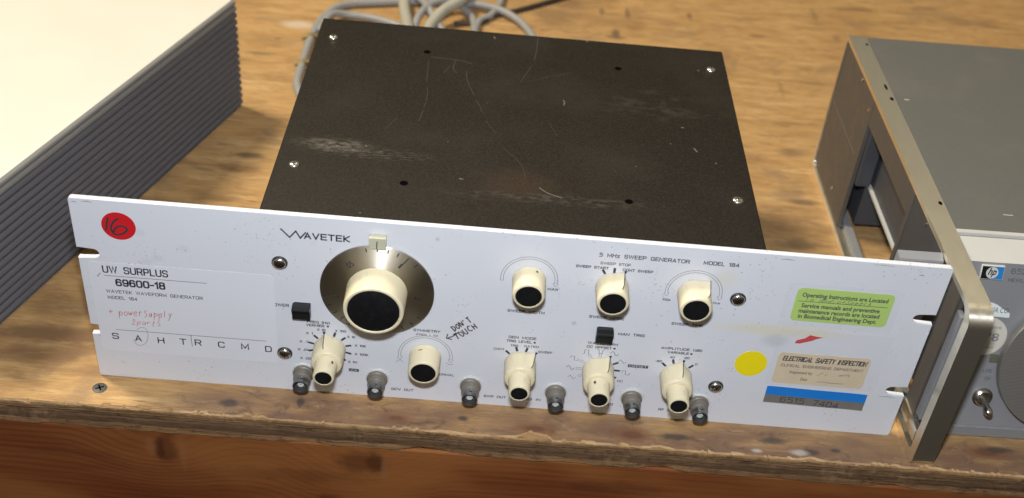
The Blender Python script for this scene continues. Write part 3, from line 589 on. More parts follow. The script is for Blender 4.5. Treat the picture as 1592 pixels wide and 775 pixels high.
# ------------------------------------------------------------------ the sweep generator
PY = -0.05                                   # ink plane on the panel
def build_generator():
    G = thing('sweep_generator', 'white-panelled rack signal generator with cream knobs and dark brown cover, centre of the bench', 'signal generator')
    W2, H = 241.3, 132.5
    # front panel with four open rack slots
    def slot(side, zc):
        e = side*W2; c = side*(W2-9.0); r = 3.7; pts = []
        a0 = 90 if side < 0 else 270
        seq = [(e, zc+r), (c, zc+r)] if side < 0 else [(e, zc-r), (c, zc-r)]
        for i in range(1, 8):
            a = rad(a0-180*i/8) ; pts.append((c+r*math.cos(a)*1.0, zc+r*math.sin(a)))
        end = [(c, zc-r), (e, zc-r)] if side < 0 else [(c, zc+r), (e, zc+r)]
        return seq+pts+end
    zu, zl = H/2+28.575, H/2-28.575; r = 1.6
    out = [(-W2+r, H), (-W2+.5, H-.5), (-W2, H-r)] + slot(-1, zu) + slot(-1, zl) + [(-W2, r), (-W2+.5, .5), (-W2+r, 0), (W2-r, 0), (W2-.5, .5), (W2, r)] + slot(1, zl) + slot(1, zu) + [(W2, H-r), (W2-.5, H-.5), (W2-r, H)]
    bm = bmesh.new(); add_prism(bm, out, 0, 3.4, .35, 2)
    bmesh.ops.triangulate(bm, faces=[f for f in bm.faces if len(f.verts) > 8])
    P = link('front_panel', bm, 'paint', G)
    # cover box
    bm = bmesh.new(); add_box(bm, -141.2, 141.2, 3.6, 241.9, 8, 125, 1.0, 3)
    link('cover', bm, 'cover', G, smooth=35)
    bm = bmesh.new()
    add_box(bm, -141.9, -141.25, 3.7, 240, 8, 122.5); link('side_plate', bm, 'blackplastic', G)
    bm = bmesh.new(); add_box(bm, 141.25, 141.9, 3.7, 240, 8, 122.5); link('side_plate', bm, 'blackplastic', G)
    for (x, y) in ((-120, 30), (120, 30), (-120, 215), (120, 215)):
        bm = bmesh.new(); add_box(bm, x-8, x+8, y-8, y+8, 0, 8.2, 1.5); link('rubber_foot', bm, 'blackplastic', G)
    for (x, y, s_) in ((-130.3, 214.5, 3.3), (-130, 59, 3.3), (130.2, 213.7, 3.3), (130.3, 59.1, 3.5)):
        bm = bmesh.new(); n = 24; prof = [(s_, 0), (s_*.97, .5), (s_*.75, 1.2), (s_*.35, 1.5)]
        rings = [[bm.verts.new((x+q*math.cos(2*math.pi*i/n), y+q*math.sin(2*math.pi*i/n), 125+h)) for i in range(n)] for q, h in prof]
        for a, b in zip(rings, rings[1:]):
            for i in range(n): bm.faces.new((a[i], a[(i+1) % n], b[(i+1) % n], b[i]))
        bm.faces.new(rings[-1]); sc = link('cover_screw', bm, 'bright', G, smooth=50)
        bm = bmesh.new(); add_box(bm, x-.3, x+.3, y-1.7, y+1.7, 126.2, 126.56); add_box(bm, x-1.7, x+1.7, y-.3, y+.3, 126.2, 126.54); link('cross_slot', bm, 'darkmetal', sc)
    for (x, y) in ((-65, 205.2), (-65, 49.1), (65.5, 204.5), (65.6, 48.9)):
        bm = bmesh.new(); n = 20
        bm.faces.new([bm.verts.new((x+2.4*math.cos(2*math.pi*i/n), y+2.4*math.sin(2*math.pi*i/n), 125.03)) for i in range(n)])
        link('cover_hole', bm, 'hole', G)
    # scratches on the cover (x,y polylines on z=125)
    def top_strokes(lst, name, mat):
        for w, pts in lst:
            b2 = bmesh.new(); add_stroke(b2, pts, w, 0, smooth=True, taper=True)
            for v in b2.verts: v.co = Vector((v.co.x, v.co.z, 125.04))
            link(name, b2, mat, G)
    top_strokes([(.8, [(-62, 199), (-52, 198), (-40, 197), (-34, 194)]), (.4, [(-63, 194), (-62.5, 180), (-62, 165)]), (.35, [(-61, 160), (-60, 146), (-61, 132)]), (.5, [(-61, 130), (-62, 122), (-63, 117)]), (.6, [(-45, 197), (-46, 186), (-43, 180)]), (.5, [(-37, 184), (-36, 174), (-34, 165), (-30, 153)]),
                 (.35, [(-29, 149), (-26, 141), (-24, 133)]), (.3, [(-21, 124), (-18, 117), (-14, 110)]), (.5, [(-48, 190), (-52, 178)]), (.6, [(10, 240), (9.5, 222), (8, 205)]), (.4, [(7, 200), (4, 190), (-1, 174)]), (.35, [(3, 176), (20, 186), (34, 193)]), (.3, [(-76, 120), (-82, 105)]), (.3, [(-10, 96), (2, 78), (5, 62)]), (.3, [(18, 130), (24, 112)])], 'faint_scratch', 'scratch_faint')
    top_strokes([(.8, [(28, 150), (28.6, 154), (27.5, 157)]), (1.2, [(120.5, 211), (122, 211.5)]), (1., [(109, 112), (111, 107.5)]), (1., [(121, 97), (122, 96.6)]), (1.1, [(103, 135), (105, 135)]), (.7, [(13, 56), (18, 51), (27, 47)]),
                 (1.3, [(44, 241), (45.5, 239)]), (1.2, [(70, 241.4), (73, 240.8)]), (1.4, [(124, 241.3), (127, 241)]), (1.2, [(-21, 235), (-19.5, 232)]), (1., [(-99, 79), (-97, 78)]), (1., [(-92, 84.5), (-90.5, 84)]), (1., [(-34, 58), (-31, 58)])], 'pale_scratch', 'scratch')

    # ---- printing on the panel
    y = PY; BM = {}
    def grp(n):
        if n not in BM: BM[n] = bmesh.new()
        return BM[n]
    def T(g, s_, a, b, z, c=2.0, w=.38): add_line_text(grp(g), s_, a, b, z, c, y, w)
    lg = grp('maker_lettering')
    add_ribbon(lg, [(-126.9, 122.6), (-122.4, 117.4), (-118.9, 122.0), (-116.6, 117.4), (-113.6, 121.4)], .84, y)
    add_line_text(lg, 'AVETEK', -114.6, -89.4, 117.1, 4.5, y, .84)
    T('power_legend', 'POWER', -135.4, -124.6, 66.5, 2.3, .42)
    T('title_lettering', '5 MHz SWEEP GENERATOR', 47.2, 97.2, 121.3, 2.7, .46); T('title_lettering', 'MODEL 184', 104.8, 124.6, 121.5, 2.7, .48)
    g = 'frequency_legend'
    T(g, 'FREQ (Hz)', -114.6, -101.4, 55.6); T(g, 'VERNIER', -115.3, -104.6, 53.0)
    for q in (('X 10', -108.9, -104.0, 50.0), ('X 100', -98.4, -92.0, 50.2), ('X 1', -115.4, -111.4, 46.6), ('X .1', -119.4, -114.6, 39.7), ('X .01', -120.6, -114.4, 33.2), ('X .001', -119.4, -112.0, 26.3), ('X 1K', -91.4, -86.6, 46.2), ('X 10K', -87.0, -80.4, 39.7), ('X 100K', -87.0, -79.0, 32.8), ('X 1M', -91.0, -85.8, 26.2)): T(g, *q, 1.8, .36)
    g = 'symmetry_legend'; T(g, 'SYMMETRY', -53.0, -37.4, 55.6); T(g, '(FREQ ÷ 10)', -51.4, -38.6, 52.6, 1.5, .24); T(g+'|n', 'NORMAL', -38.4, -27.6, 21.7, 1.75, .32)
    T('socket_legend|0', 'GCV OUT', -65.0, -51.6, 6.4); T('socket_legend|1', 'SWP OUT', -9.0, 4.6, 6.4); T('socket_legend|2', 'TRIG IN', 13.0, 25.6, 6.6); T('socket_legend|3', 'SYNC OUT', 56.5, 70.0, 7.4); T('socket_legend|4', 'RF OUT', 97.5, 109, 6.4)
    g = 'mode_legend'; T(g, 'GEN MODE', 2.4, 18.6, 56.0); T(g, 'TRIG LEVEL', 1.4, 16.2, 53.0); T(g, 'CONT', -5.6, .8, 46.0, 1.7, .3); T(g, 'TRIG', 4.0, 8.6, 49.6, 1.7, .3); T(g, 'GATED', 12.0, 20.6, 49.8, 1.7, .3); T(g, 'SWEEP', 20.6, 28.8, 46.1, 1.7, .32)
    g = 'waveform_legend'; T(g, 'WAVEFORM', 48.6, 66.2, 56.4); T(g, 'DC OFFSET', 48.4, 63.0, 53.3); T(g, 'DC', 69.6, 73.0, 27.6, 1.7, .3)
    g = 'amplitude_legend'; T(g, 'AMPLITUDE (dB)', 91.4, 115.6, 56.9, 1.9); T(g, 'VARIABLE', 95.6, 108.2, 53.9, 1.9)
    for q in (('-60', 89.6, 93.6, 46.2), ('40', 97.6, 100.6, 50.1), ('20', 106.2, 109.2, 50.4), ('0', 113.2, 114.7, 46.0)): T(g, *q, 1.7, .34)
    T('sweep_width_legend', 'SWEEP WIDTH', .2, 21.4, 76.2, 2.0, .4); T('sweep_mode_legend|m', 'SWEEP MODE', 47.0, 67.2, 76.5, 2.0, .4); T('sweep_time_legend|m', 'SWEEP TIME', 94.4, 112.6, 76.1, 2.0, .4)
    T('sweep_width_legend|m', 'MAX', 21.4, 27.4, 94.4, 1.9, .38); T('sweep_mode_legend', 'SWEEP START', 35.4, 53.6, 112.6, 1.9); T('sweep_mode_legend', 'SWEEP STOP', 48.6, 65.4, 116.0, 1.9, .32); T('sweep_mode_legend', 'CONT SWEEP', 61.4, 78.4, 112.4, 1.9)
    T('trigger_legend', 'MAN TRIG', 65.2, 80.6, 64.9, 2.1, .42); T('sweep_time_legend', '100s', 86.4, 91.0, 93.6, 1.7, .3); T('sweep_time_legend|b', '1ms', 114.6, 119.0, 94.0, 1.7, .28)
    for (g, x, z) in (('frequency_legend', -102.6, 53.9), ('mode_legend', 17.9, 53.9), ('waveform_legend', 64.6, 54.2), ('amplitude_legend', 109.7, 54.7)): add_poly(grp(g), disc_pts(x, z, .75, 12), y)
    # switch ticks
    def ticks(g, cx, cz, angs, r0=9.6, r1=13.1, w=1.4):
        for a in angs:
            s_, c_ = math.sin(rad(a)), math.cos(rad(a)); add_bar(grp(g), cx+r0*s_, cz+r0*c_, cx+r1*s_, cz+r1*c_, w, y)
    ticks('frequency_legend', -101.7, 37.0, (-105, -75, -45, -15, 15, 45, 75, 105, 135, 160)); ticks('mode_legend', 10.8, 36.8, (-45, -15, 15, 45)); ticks('waveform_legend', 57, 36.8, (30, 60, 90, 118)); ticks('amplitude_legend', 103.2, 36.7, (-45, -15, 15, 45)); ticks('sweep_mode_legend', 57, 101, (-30, 0, 30))
    add_poly(grp('frequency_legend'), [(-90.6, 19.4), (-84.6, 19.2), (-84.6, 21.6), (-90.6, 21.8)], y); add_poly(grp('waveform_legend'), [(74.2, 40.4), (86.2, 40.4), (86.2, 42.7), (74.2, 42.7)], y)
    for n_, b_ in BM.items(): link(n_.split('|')[0], b_, 'ink', P)
    rv = bmesh.new(); add_text(rv, 'UCAL', -90.0, -85.2, 19.7, 1.6, y-.03, 0); link('reversed_lettering', rv, 'paper', P); rv = bmesh.new(); add_text(rv, 'OFFSET', 74.9, 85.6, 40.7, 1.6, y-.03, 0); link('reversed_lettering', rv, 'paper', P)
    # outlined turning arrows and waveform glyphs
    ou = bmesh.new()
    def arrow(cx, cz, a0, a1, r=15.2, w=1.5, heads=(0, 1)):
        for q in (r-w/2, r+w/2): add_arc(ou, cx, cz, q, a0, a1, .30, y, 40)
        for i, a in enumerate((a0, a1)):
            s_, c_ = math.sin(rad(a)), math.cos(rad(a)); d = -1 if i == 0 else 1; tx, tz = c_*d, -s_*d
            A = (cx+(r-w/2)*s_, cz+(r-w/2)*c_); B = (cx+(r+w/2)*s_, cz+(r+w/2)*c_); M_ = (cx+r*s_, cz+r*c_)
            if i in heads:
                A2 = (cx+(r-1.5)*s_, cz+(r-1.5)*c_); B2 = (cx+(r+1.5)*s_, cz+(r+1.5)*c_); tip = (M_[0]+tx*2.4, M_[1]+tz*2.4)
                add_stroke(ou, [A, A2, tip, B2, B], .32, y)
            else: add_stroke(ou, [A, B], .26, y)
    arrow(10.5, 101.2, -98, 96, heads=(1,)); link('turning_arrow', ou, 'outline', P); ou = bmesh.new()
    arrow(103, 101, -96, 96); link('turning_arrow', ou, 'outline', P); ou = bmesh.new()
    arrow(-45.4, 36.6, -98, 96); add_stroke(ou, [(-62.6, 30.0), (-60.2, 32.2), (-58.2, 30.2)], .3, y); add_stroke(ou, [(-33.0, 32.6), (-31.0, 31.0), (-28.6, 31.8)], .3, y); link('turning_arrow', ou, 'outline', P)
    for a in (-122, -93, -62, -31, 0):
        ou = bmesh.new(); s_, c_ = math.sin(rad(a)), math.cos(rad(a)); cx, cz = 57, 36.8
        p = lambda r_, o: (cx+r_*s_+o*c_, cz+r_*c_-o*s_)
        add_stroke(ou, [p(9.5, .65), p(13, .65), p(13, -.65), p(9.5, -.65)], .28, y); link('outlined_tick', ou, 'outline', P)
    def glyph(gl, cx, cz, kind, w=4.6, h=3.2):
        if kind == 'sin': pts = [(cx-w/2+w*i/14, cz+h/2*math.sin(2*math.pi*i/14)) for i in range(15)]
        elif kind == 'tri': pts = [(cx-w/2, cz-.3), (cx-w/4, cz+h/2), (cx+w/4, cz-h/2), (cx+w/2, cz+.2)]
        elif kind == 'sq': pts = [(cx-w/2, cz+.2), (cx-w/2+.3, cz+h/2), (cx, cz+h/2), (cx, cz-h/2), (cx+w/2, cz-h/2), (cx+w/2, cz)]
        elif kind == 'up': pts = [(cx-w/2, cz-h/2), (cx-w/4, cz-h/2), (cx-w/4, cz+h/2), (cx+w/4, cz+h/2), (cx+w/4, cz-h/2), (cx+w/2, cz-h/2)]
        else: pts = [(cx-w/2, cz+h/2), (cx-w/4, cz+h/2), (cx-w/5, cz-h/2), (cx+w/5, cz-h/2), (cx+w/4, cz+h/2), (cx+w/2, cz+h/2)]
        add_stroke(gl, pts, .36, y)
    for (x, z, k_) in ((42.3, 28.8, 'tri'), (40.6, 36.4, 'sin'), (42.2, 44.2, 'sq'), (48.8, 50.0, 'up'), (57, 51.0, 'down'), (65.2, 50.2, 'sin'), (70.6, 44.3, 'tri'), (73.6, 35.6, 'sq')): gl = bmesh.new(); glyph(gl, x, z, k_); link('waveform_symbol', gl, 'inkgrey', P)
    
    # pen note on the panel
    hw = bmesh.new(); add_hand(hw, "DON'T", -29.2, -15.2, 57.6, 3.8, y, .78, 43, jit=.08); add_hand(hw, 'TOUCH', -27.4, -11.2, 51.6, 4.2, y, .78, 42, jit=.08)
    add_stroke(hw, [(-26.6, 57.6), (-29.6, 54.2), (-33.2, 52.0)], .8, y); add_stroke(hw, [(-33.0, 55.4), (-33.6, 52.0), (-30.2, 51.4)], .8, y); link('pen_note', hw, 'pen', P)
    hw = bmesh.new(); add_stroke(hw, [(-232.4, 78.2), (-230.3, 81.2)], .5, y-.1); link('scuff_mark', hw, 'pencil', P)
    for q in ((-238, 129.8, 1.6, .5), (-231, 130.6, 3, .6), (150, 129.5, 4, .5), (225, 126, 1.6, .7), (231.4, 37.2-4.8, 5, .5), (203, 130.8, 6, .35), (-233.6, 32.6, 4, .6)): hw = bmesh.new(); add_stroke(hw, [(q[0]-q[2], q[1]), (q[0], q[1]+.3), (q[0]+q[2], q[1]-.2)], q[3], y, taper=True); link('scuff_mark', hw, 'pencil', P)

    # ---- stickers
    def sticker(name, pts, mat, t=.14, y0=0., label=None):
        bm = bmesh.new(); add_prism(bm, pts, -t-y0, -y0-.005); return link(name, bm, mat, P, label=label), -t-y0-.04
    st, sy = sticker('asset_label', rrect(-236.6, -132.6, 21.6, 89.2, 3), 'paper', .10)
    a = bmesh.new()
    add_line_text(a, 'UW SURPLUS', -228.9, -192.0, 81.6, 5.2, sy, .82); add_line_text(a, '69600-18', -222.6, -194.4, 72.3, 5.4, sy, 1.05)
    add_line_text(a, 'WAVETEK WAVEFORM GENERATOR', -228.8, -173.8, 66.9, 2.4, sy, .36); add_line_text(a, 'MODEL 184', -228.4, -211.6, 62.3, 2.4, sy, .36)
    add_stroke(a, [(-228.4, 79.6), (-170.6, 79.6)], .3, sy); add_stroke(a, [(-226.8, 38.6), (-139.0, 38.6)], .3, sy); add_stroke(a, [(-183.2, 39), (-183.0, 29.8)], .3, sy)
    for ch, x, z in (('S', -227.8, 33.4), ('A', -214.5, 33.0), ('H', -201.2, 32.6), ('T', -188.2, 33.0), ('R', -179.4, 33.2), ('C', -165.7, 33.0), ('M', -151.8, 33.0), ('D', -138.0, 32.4)):
        w_ = 2.0 if ch not in 'M' else 2.3; add_line_text(a, ch, x-w_, x+w_, z-2.4, 4.8, sy, .72)
    link('label_lettering', a, 'ink', st)
    a = bmesh.new(); add_hand(a, '+', -229.6, -226.0, 50.6, 4.2, sy, .4); add_hand(a, 'powersupply', -223.8, -192.2, 50.2, 4.8, sy, .44, 2.5, jit=.09, slant=.3); add_hand(a, '2parts', -217, -199.6, 43.6, 4.0, sy, .38, 2, jit=.1, slant=.3); link('red_handwriting', a, 'redpen', st)
    a = bmesh.new(); add_stroke(a, [(-214.6, 39.6), (-211.8, 41.9), (-209.1, 40.8), (-208.4, 36.3), (-210.0, 30.3), (-213.4, 27.4), (-216.2, 28.4), (-217.6, 31.6)], .28, sy, smooth=True); link('pencil_ring', a, 'pencil', st)
    st, sy = sticker('round_sticker', disc_pts(-215.8, 115.6, 9.35, 48), 'red', .12, label='red round sticker')
    a = bmesh.new(); add_stroke(a, [(-220.9, 121.2), (-222.0, 116.7), (-222.9, 112.2)], 1.15, sy, smooth=True)
    add_stroke(a, [(-215.1, 121.0), (-217.5, 119.2), (-219.8, 115.3), (-219.8, 111.6), (-217.4, 109.6), (-213.7, 110.9), (-211.4, 113.6), (-212.5, 115.5), (-215.3, 115.7), (-218.1, 113.5), (-219.0, 111.2)], 1.15, sy, smooth=True); link('handwritten_number', a, 'ink', st)
    sticker('round_sticker', disc_pts(145.5, 50.9, 9.4, 48, 9.9), 'yellow', .12, label='plain yellow round sticker')
    st, sy = sticker('instruction_sticker', rrect(160.2, 215.2, 86.6, 110.8, 3), 'green', .12, label='green sticker with bold black writing')
    a = bmesh.new(); add_text(a, 'Operating Instructions are Located', 163.4, 212.0, 104.6, 2.9, sy, .026); add_text(a, 'Service manuals and preventive', 164.6, 209.2, 96.9, 2.9, sy, .026)
    add_text(a, 'maintenance records are located', 164.0, 210.0, 92.9, 2.9, sy, .026); add_text(a, 'in Biomedical Engineering Dept.', 164.4, 209.4, 88.9, 2.9, sy, .026); add_stroke(a, [(162.0, 101.3), (213.0, 101.3)], .35, sy); link('sticker_lettering', a, 'ink', st)
    a = bmesh.new(); add_hand(a, 'in Audio+Speech', 166, 203.4, 101.7, 2.6, sy, .28, jit=.09, slant=.5); link('sticker_handwriting', a, 'pen', st)
    st, sy = sticker('inspection_sticker', rrect(160.2, 214.6, 37.3, 61.9, 2.6), 'tan', .12, label='yellowed sticker with brown lettering')
    a = bmesh.new(); add_line_text(a, 'ELECTRICAL SAFETY INSPECTION', 163.0, 212.6, 55.4, 4.0, sy, .72, 0, .12); add_line_text(a, 'CLINICAL ENGINEERING DEPARTMENT', 163.2, 212.0, 50.8, 2.2, sy, .32); add_text(a, 'Inspected by', 169.4, 183.0, 45.8, 2.2, sy, .012); add_text(a, 'Date', 177.0, 181.0, 40.6, 2.2, sy, .012); link('sticker_lettering', a, 'pen', st)
    a = bmesh.new(); add_hand(a, 'ri wn', 185.5, 206, 45.4, 3.4, sy, .26, 2, jit=.12, slant=.6); add_stroke(a, [(187, 40.2), (191, 40.7), (196, 40.1), (203, 40.4)], .3, sy, smooth=True); link('sticker_handwriting', a, 'pen', st)
    # wavy two-tone property tape
    def tape(name, z0, z1, mat, off, lab):
        bm = bmesh.new(); n = 24; fv = []; bv = []
        for i in range(n+1):
            u = i/n; x = 158.9+60.6*u; s_ = -1.9*u*u-.6*math.sin(u*5)*u; fv.append(((x, z0+s_), (x, z1+s_)))
        pts = [p[0] for p in fv]+[p[1] for p in fv[::-1]]; add_prism(bm, pts, -off-.1, -off-.005); return link(name, bm, mat, P, label=lab), -off-.15
    st, sy = tape('property_tape', 20.6, 27.4, 'tapegrey', 0, 'grey foil tape strip with worn numbers')
    a = bmesh.new(); add_line_text(a, '6515', 168.6, 183.4, 21.8, 4.6, sy, .5, 0, 0, -2); add_line_text(a, '7404', 188.6, 204.4, 20.9, 4.6, sy, .5, 0, 0, -4); link('tape_lettering', a, 'ink', st)
    tape('property_tape', 27.1, 34.2, 'blue', 0.02, 'bright blue tape strip')
    bm = bmesh.new(); add_prism(bm, [(167.2, 69.6), (168.0, 71.9), (172.4, 73.8), (174.8, 76.5), (177.6, 75.9), (182.2, 75.3), (178.6, 73.7), (176.8, 72.3), (170.0, 69.5)], -.14, -.005); link('torn_sticker_scrap', bm, 'red', P)
    for i, (pts) in enumerate((rrect(154.4, 219.4, 82.8, 114.2, 1), rrect(156.6, 222.4, 35.6, 80.0, 1))):
        bm = bmesh.new(); add_prism(bm, pts, -.20, -.16); link('clear_tape', bm, 'tape', P)

    # ---- panel screws
    for (x, z) in ((-128.6, 99.1), (-128.4, 30.4), (128.4, 99.1), (128.5, 30.4)):
        bm = bmesh.new(); add_lathe_y(bm, x, z, [(4.5, -.01), (4.5, -.7), (4.1, -1.2), (3.3, -1.25), (3.2, -.9)], 32); w_ = link('cup_washer', bm, 'darkmetal', G, smooth=40)
        bm = bmesh.new(); add_lathe_y(bm, x, z, [(3.8, -.9), (3.65, -1.6), (3.0, -2.15), (1.8, -2.5), (.6, -2.6), (0, -2.6)], 28); s_ = link('panel_screw', bm, 'nickel', G, smooth=50)
        bm = bmesh.new(); a = random.uniform(0, 1.5)
        for q in (a, a+math.pi/2):
            c, s2 = math.cos(q), math.sin(q); add_prism(bm, [(x+c*1.7-s2*.33, z+s2*1.7+c*.33), (x+c*1.7+s2*.33, z+s2*1.7-c*.33), (x-c*1.7+s2*.33, z-s2*1.7-c*.33), (x-c*1.7-s2*.33, z-s2*1.7+c*.33)], -2.66-(.01 if q > a else 0), -2.0)
        link('cross_slot', bm, 'darkmetal', s_)

    # ---- slide switches
    for nm, x0, x1, z0, z1 in (('power_switch', -122.2, -111.9, 62.6, 71.0), ('trigger_switch', 52.3, 62.0, 62.2, 70.6)):
        bm = bmesh.new(); add_prism(bm, [(x0+.9, z0-1.6), (x1-.3, z0-1.6), (x1-.3, z1-.2), (x0+.9, z1-.2)], -.5, 3.55)
        s_ = link(nm, bm, 'hole', G)
        bm = bmesh.new(); vs = []
        yF, yB = -6.4, -.45
        sec = [(yB, z0-1.2), (yB, z1), (yF+2.0, z1+.1), (yF, z1-1.2), (yF, z1-2.6), (yF+1.6, z1-3.4), (yF+1.6, z0-.8)]
        n = len(sec); A = [bm.verts.new((x0, q, w_)) for q, w_ in sec]; B = [bm.verts.new((x1, q, w_)) for q, w_ in sec]
        bm.faces.new(A); bm.faces.new(B[::-1])
        for i in range(n): bm.faces.new((A[i], A[(i+1) % n], B[(i+1) % n], B[i]))
        bmesh.ops.recalc_face_normals(bm, faces=bm.faces); bmesh.ops.bevel(bm, geom=list(bm.edges), offset=.3, segments=2, affect='EDGES')
        link('paddle', bm, 'blackplastic', s_, smooth=35)

    # ---- large frequency dial
    cx, cz = -74.0, 86.0
    D = thing_part('frequency_dial', G, (cx, 0, cz))
    bm = bmesh.new(); add_lathe_y(bm, 0, 0, [(8, 0), (8, -1.6)], 24); add_lathe_y(bm, 0, 0, [(31.8, -1.6), (32.2, -1.9), (32.2, -2.7), (31.8, -3.0)], 128)
    disc = link('dial_plate', bm, 'spun', D, smooth=30)
    a = bmesh.new()
    for ang, L in ((-12, 2.3), (0, 2.3), (11.5, 2.3), (22.5, 2.6), (34, 5.2), (46, 2.6), (58.5, 2.6), (71, 2.2), (83, 2.0), (-103, 2.2), (-115, 2.4), (-127, 2.4), (-138, 2.4), (-149, 2.4), (-160, 2.4), (150, 2.2), (138, 2.2), (126, 2.2)):
        s_, c_ = math.sin(rad(ang)), math.cos(rad(ang)); add_bar(a, (30.7-L)*s_, (30.7-L)*c_, 31.0*s_, 31.0*c_, .68, -3.04)
    for body, ang, rr_, w_ in (('.05', -41, 21.6, 4.8), ('1', 33, 21.8, 1.2), ('.1', -104, 22.4, 2.6), ('3', 97, 21.6, 1.6)):
        s_, c_ = math.sin(rad(ang)), math.cos(rad(ang)); add_text(a, body, rr_*s_-w_/2*c_, rr_*s_-w_/2*c_+w_, rr_*c_+w_/2*s_, 3.6, -3.04, .012, 0, -ang)
    link('dial_marks', a, 'ink', disc)
    bm = bmesh.new(); n = 144
    add_lathe_y(bm, 0, 0, [(16.6, -3.05), (17.1, -3.4), (17.1, -4.0), (16.9, -18.6), (16.7, -19.6), (16.2, -20.3), (15.2, -20.45), (14.6, -20.0), (14.55, -19.6)], n, flute=(2, 3, .30))
    kb = link('dial_knob', bm, 'cream', D, smooth=40)
    bm = bmesh.new(); add_lathe_y(bm, 0, 0, [(14.5, -19.5), (14.5, -20.1), (14.2, -20.25), (0, -20.3)], 64); link('knob_cap', bm, 'blackcap', kb, smooth=30)
    bm = bmesh.new(); add_box(bm, -78.6, -69.2, -4.3, 0, 117.0, 124.6, .3, 2); ix = link('dial_index', bm, 'idx', G)
    a = bmesh.new(); add_bar(a, -74.3, 117.5, -74.1, 122.6, .6, -4.35); link('index_line', a, 'ink', ix)

    # ---- small knobs
    def knob_root(nm, x, z): return thing_part(nm, G, (x, 0, z))
    def cap(par, y, r): 
        bm = bmesh.new(); add_lathe_y(bm, 0, 0, [(r, y+.8), (r, y-.15), (r-.25, y-.3), (0, y-.32)], 40); link('knob_cap', bm, 'blackcap', par, smooth=30)
    def plain_knob(x, z, length, ang):
        K = knob_root('control_knob', x, z); bm = bmesh.new()
        add_lathe_y(bm, 0, 0, [(9.2, -.4), (9.5, -.8), (9.35, -2), (9.0, -length+1.2), (8.7, -length+.4), (8.2, -length), (7.4, -length-.05), (7.2, -length+.5)], 96, flute=(2, 3, .17))
        b = link('knob_body', bm, 'cream', K, smooth=40); cap(b, -length+.3, 7.2)
        return K
    def pointer_body(bm, tip, ang, ylist, n=96):
        """sections of a round knob with a pointer rib; ylist: (y, r, rtip)"""
        rings = []
        for (yy, r_, rt) in ylist:
            ring = []
            for i in range(n):
                a = 2*math.pi*i/n; d = abs((math.degrees(a)-ang+180) % 360-180)
                k = max(0, 1-d/33.); rr_ = r_+(rt-r_)*(k**2.5) - (.17 if (i % 2 and k == 0) else 0)
                ring.append(bm.verts.new((rr_*math.sin(a), yy, rr_*math.cos(a))))
            rings.append(ring)
        for A, B in zip(rings, rings[1:]):
            for i in range(n): bm.faces.new((A[i], A[(i+1) % n], B[(i+1) % n], B[i]))
        bm.faces.new(rings[0]); bm.faces.new(rings[-1]); bmesh.ops.recalc_face_normals(bm, faces=bm.faces)
    def rib_line(par, ang, pts, w=.55):
        bm = bmesh.new(); s_, c_ = math.sin(rad(ang)), math.cos(rad(ang)); L = []
        for (r_, yy) in pts:
            r2 = r_+.06; L.append((bm.verts.new((r2*s_-c_*w/2, yy, r2*c_+s_*w/2)), bm.verts.new((r2*s_+c_*w/2, yy, r2*c_-s_*w/2))))
        for p, q in zip(L, L[1:]): bm.faces.new((p[0], p[1], q[1], q[0]))
        bm2 = None
        link('pointer_line', bm, 'ink', par)
    def pointer_knob(x, z, ang, length):
        K = knob_root('control_knob', x, z); bm = bmesh.new(); L = length
        pointer_body(bm, 0, ang, [(-.4, 9.3, 12.4), (-.8, 9.4, 12.7), (-3, 9.3, 12.4), (-L+4.6, 9.1, 11.0), (-L+3.6, 9.0, 10.2), (-L+2.9, 9.0, 9.1), (-L+1.0, 8.95, 8.95), (-L+.3, 8.6, 8.6), (-L, 8.1, 8.1), (-L-.05, 7.4, 7.4), (-L+.5, 7.2, 7.2)])
        b = link('knob_body', bm, 'cream', K, smooth=40); cap(b, -L+.3, 7.2); rib_line(b, ang, [(12.7, -.8), (12.4, -3), (11.0, -L+4.6), (10.2, -L+3.6), (9.3, -L+3.0)])
    def dual_knob(x, z, ang, length, hole_ang):
        K = knob_root('dual_control_knob', x, z); bm = bmesh.new()
        pointer_body(bm, 0, ang, [(-.4, 9.3, 12.4), (-.8, 9.5, 12.7), (-3, 9.4, 12.3), (-9.2, 9.3, 10.9), (-10.6, 9.25, 9.9), (-11.4, 9.2, 9.2), (-13.3, 9.1, 9.1), (-13.9, 8.85, 8.85), (-14.2, 8.3, 8.3), (-14.25, 6.7, 6.7)])
        b = link('outer_knob', bm, 'cream', K, smooth=40); rib_line(b, ang, [(12.7, -.8), (12.3, -3), (10.9, -9.2), (9.9, -10.6), (9.4, -11.3)])
        bm = bmesh.new(); L = length
        add_lathe_y(bm, 0, 0, [(6.6, -14.2), (6.6, -15), (6.5, -15.6), (6.2, -L+1.0), (6.0, -L+.3), (5.6, -L), (5.0, -L-.02), (4.85, -L+.4)], 88, flute=(2, 3, .19))
        i_ = link('inner_knob', bm, 'cream', K, smooth=40)
        bm = bmesh.new(); add_lathe_y(bm, 0, 0, [(4.8, -L+1.1), (4.8, -L+.15), (4.6, -L), (0, -L-.02)], 36); link('knob_cap', bm, 'blackcap', i_, smooth=30)
        if hole_ang is not None: set_mark(i_, hole_ang, 6.72, -17.5)
    def set_mark(par, ang, r_, yy, rx=.75, ry=1.2):
        bm = bmesh.new(); pts = []
        for i in range(14):
            q = 2*math.pi*i/14; a = rad(ang)+rx*math.cos(q)/r_; pts.append(bm.verts.new(((r_+.05)*math.sin(a), yy+ry*math.sin(q), (r_+.05)*math.cos(a))))
        bm.faces.new(pts); bmesh.ops.recalc_face_normals(bm, faces=bm.faces); link('set_screw_hole', bm, 'pen', par)
    k1 = plain_knob(10.5, 101.2, 15.2, 20); set_mark(k1.children[0], 24, 9.35, -3.4, .7, .8); set_mark(k1.children[0], 205, 9.1, -13, .6, .6)
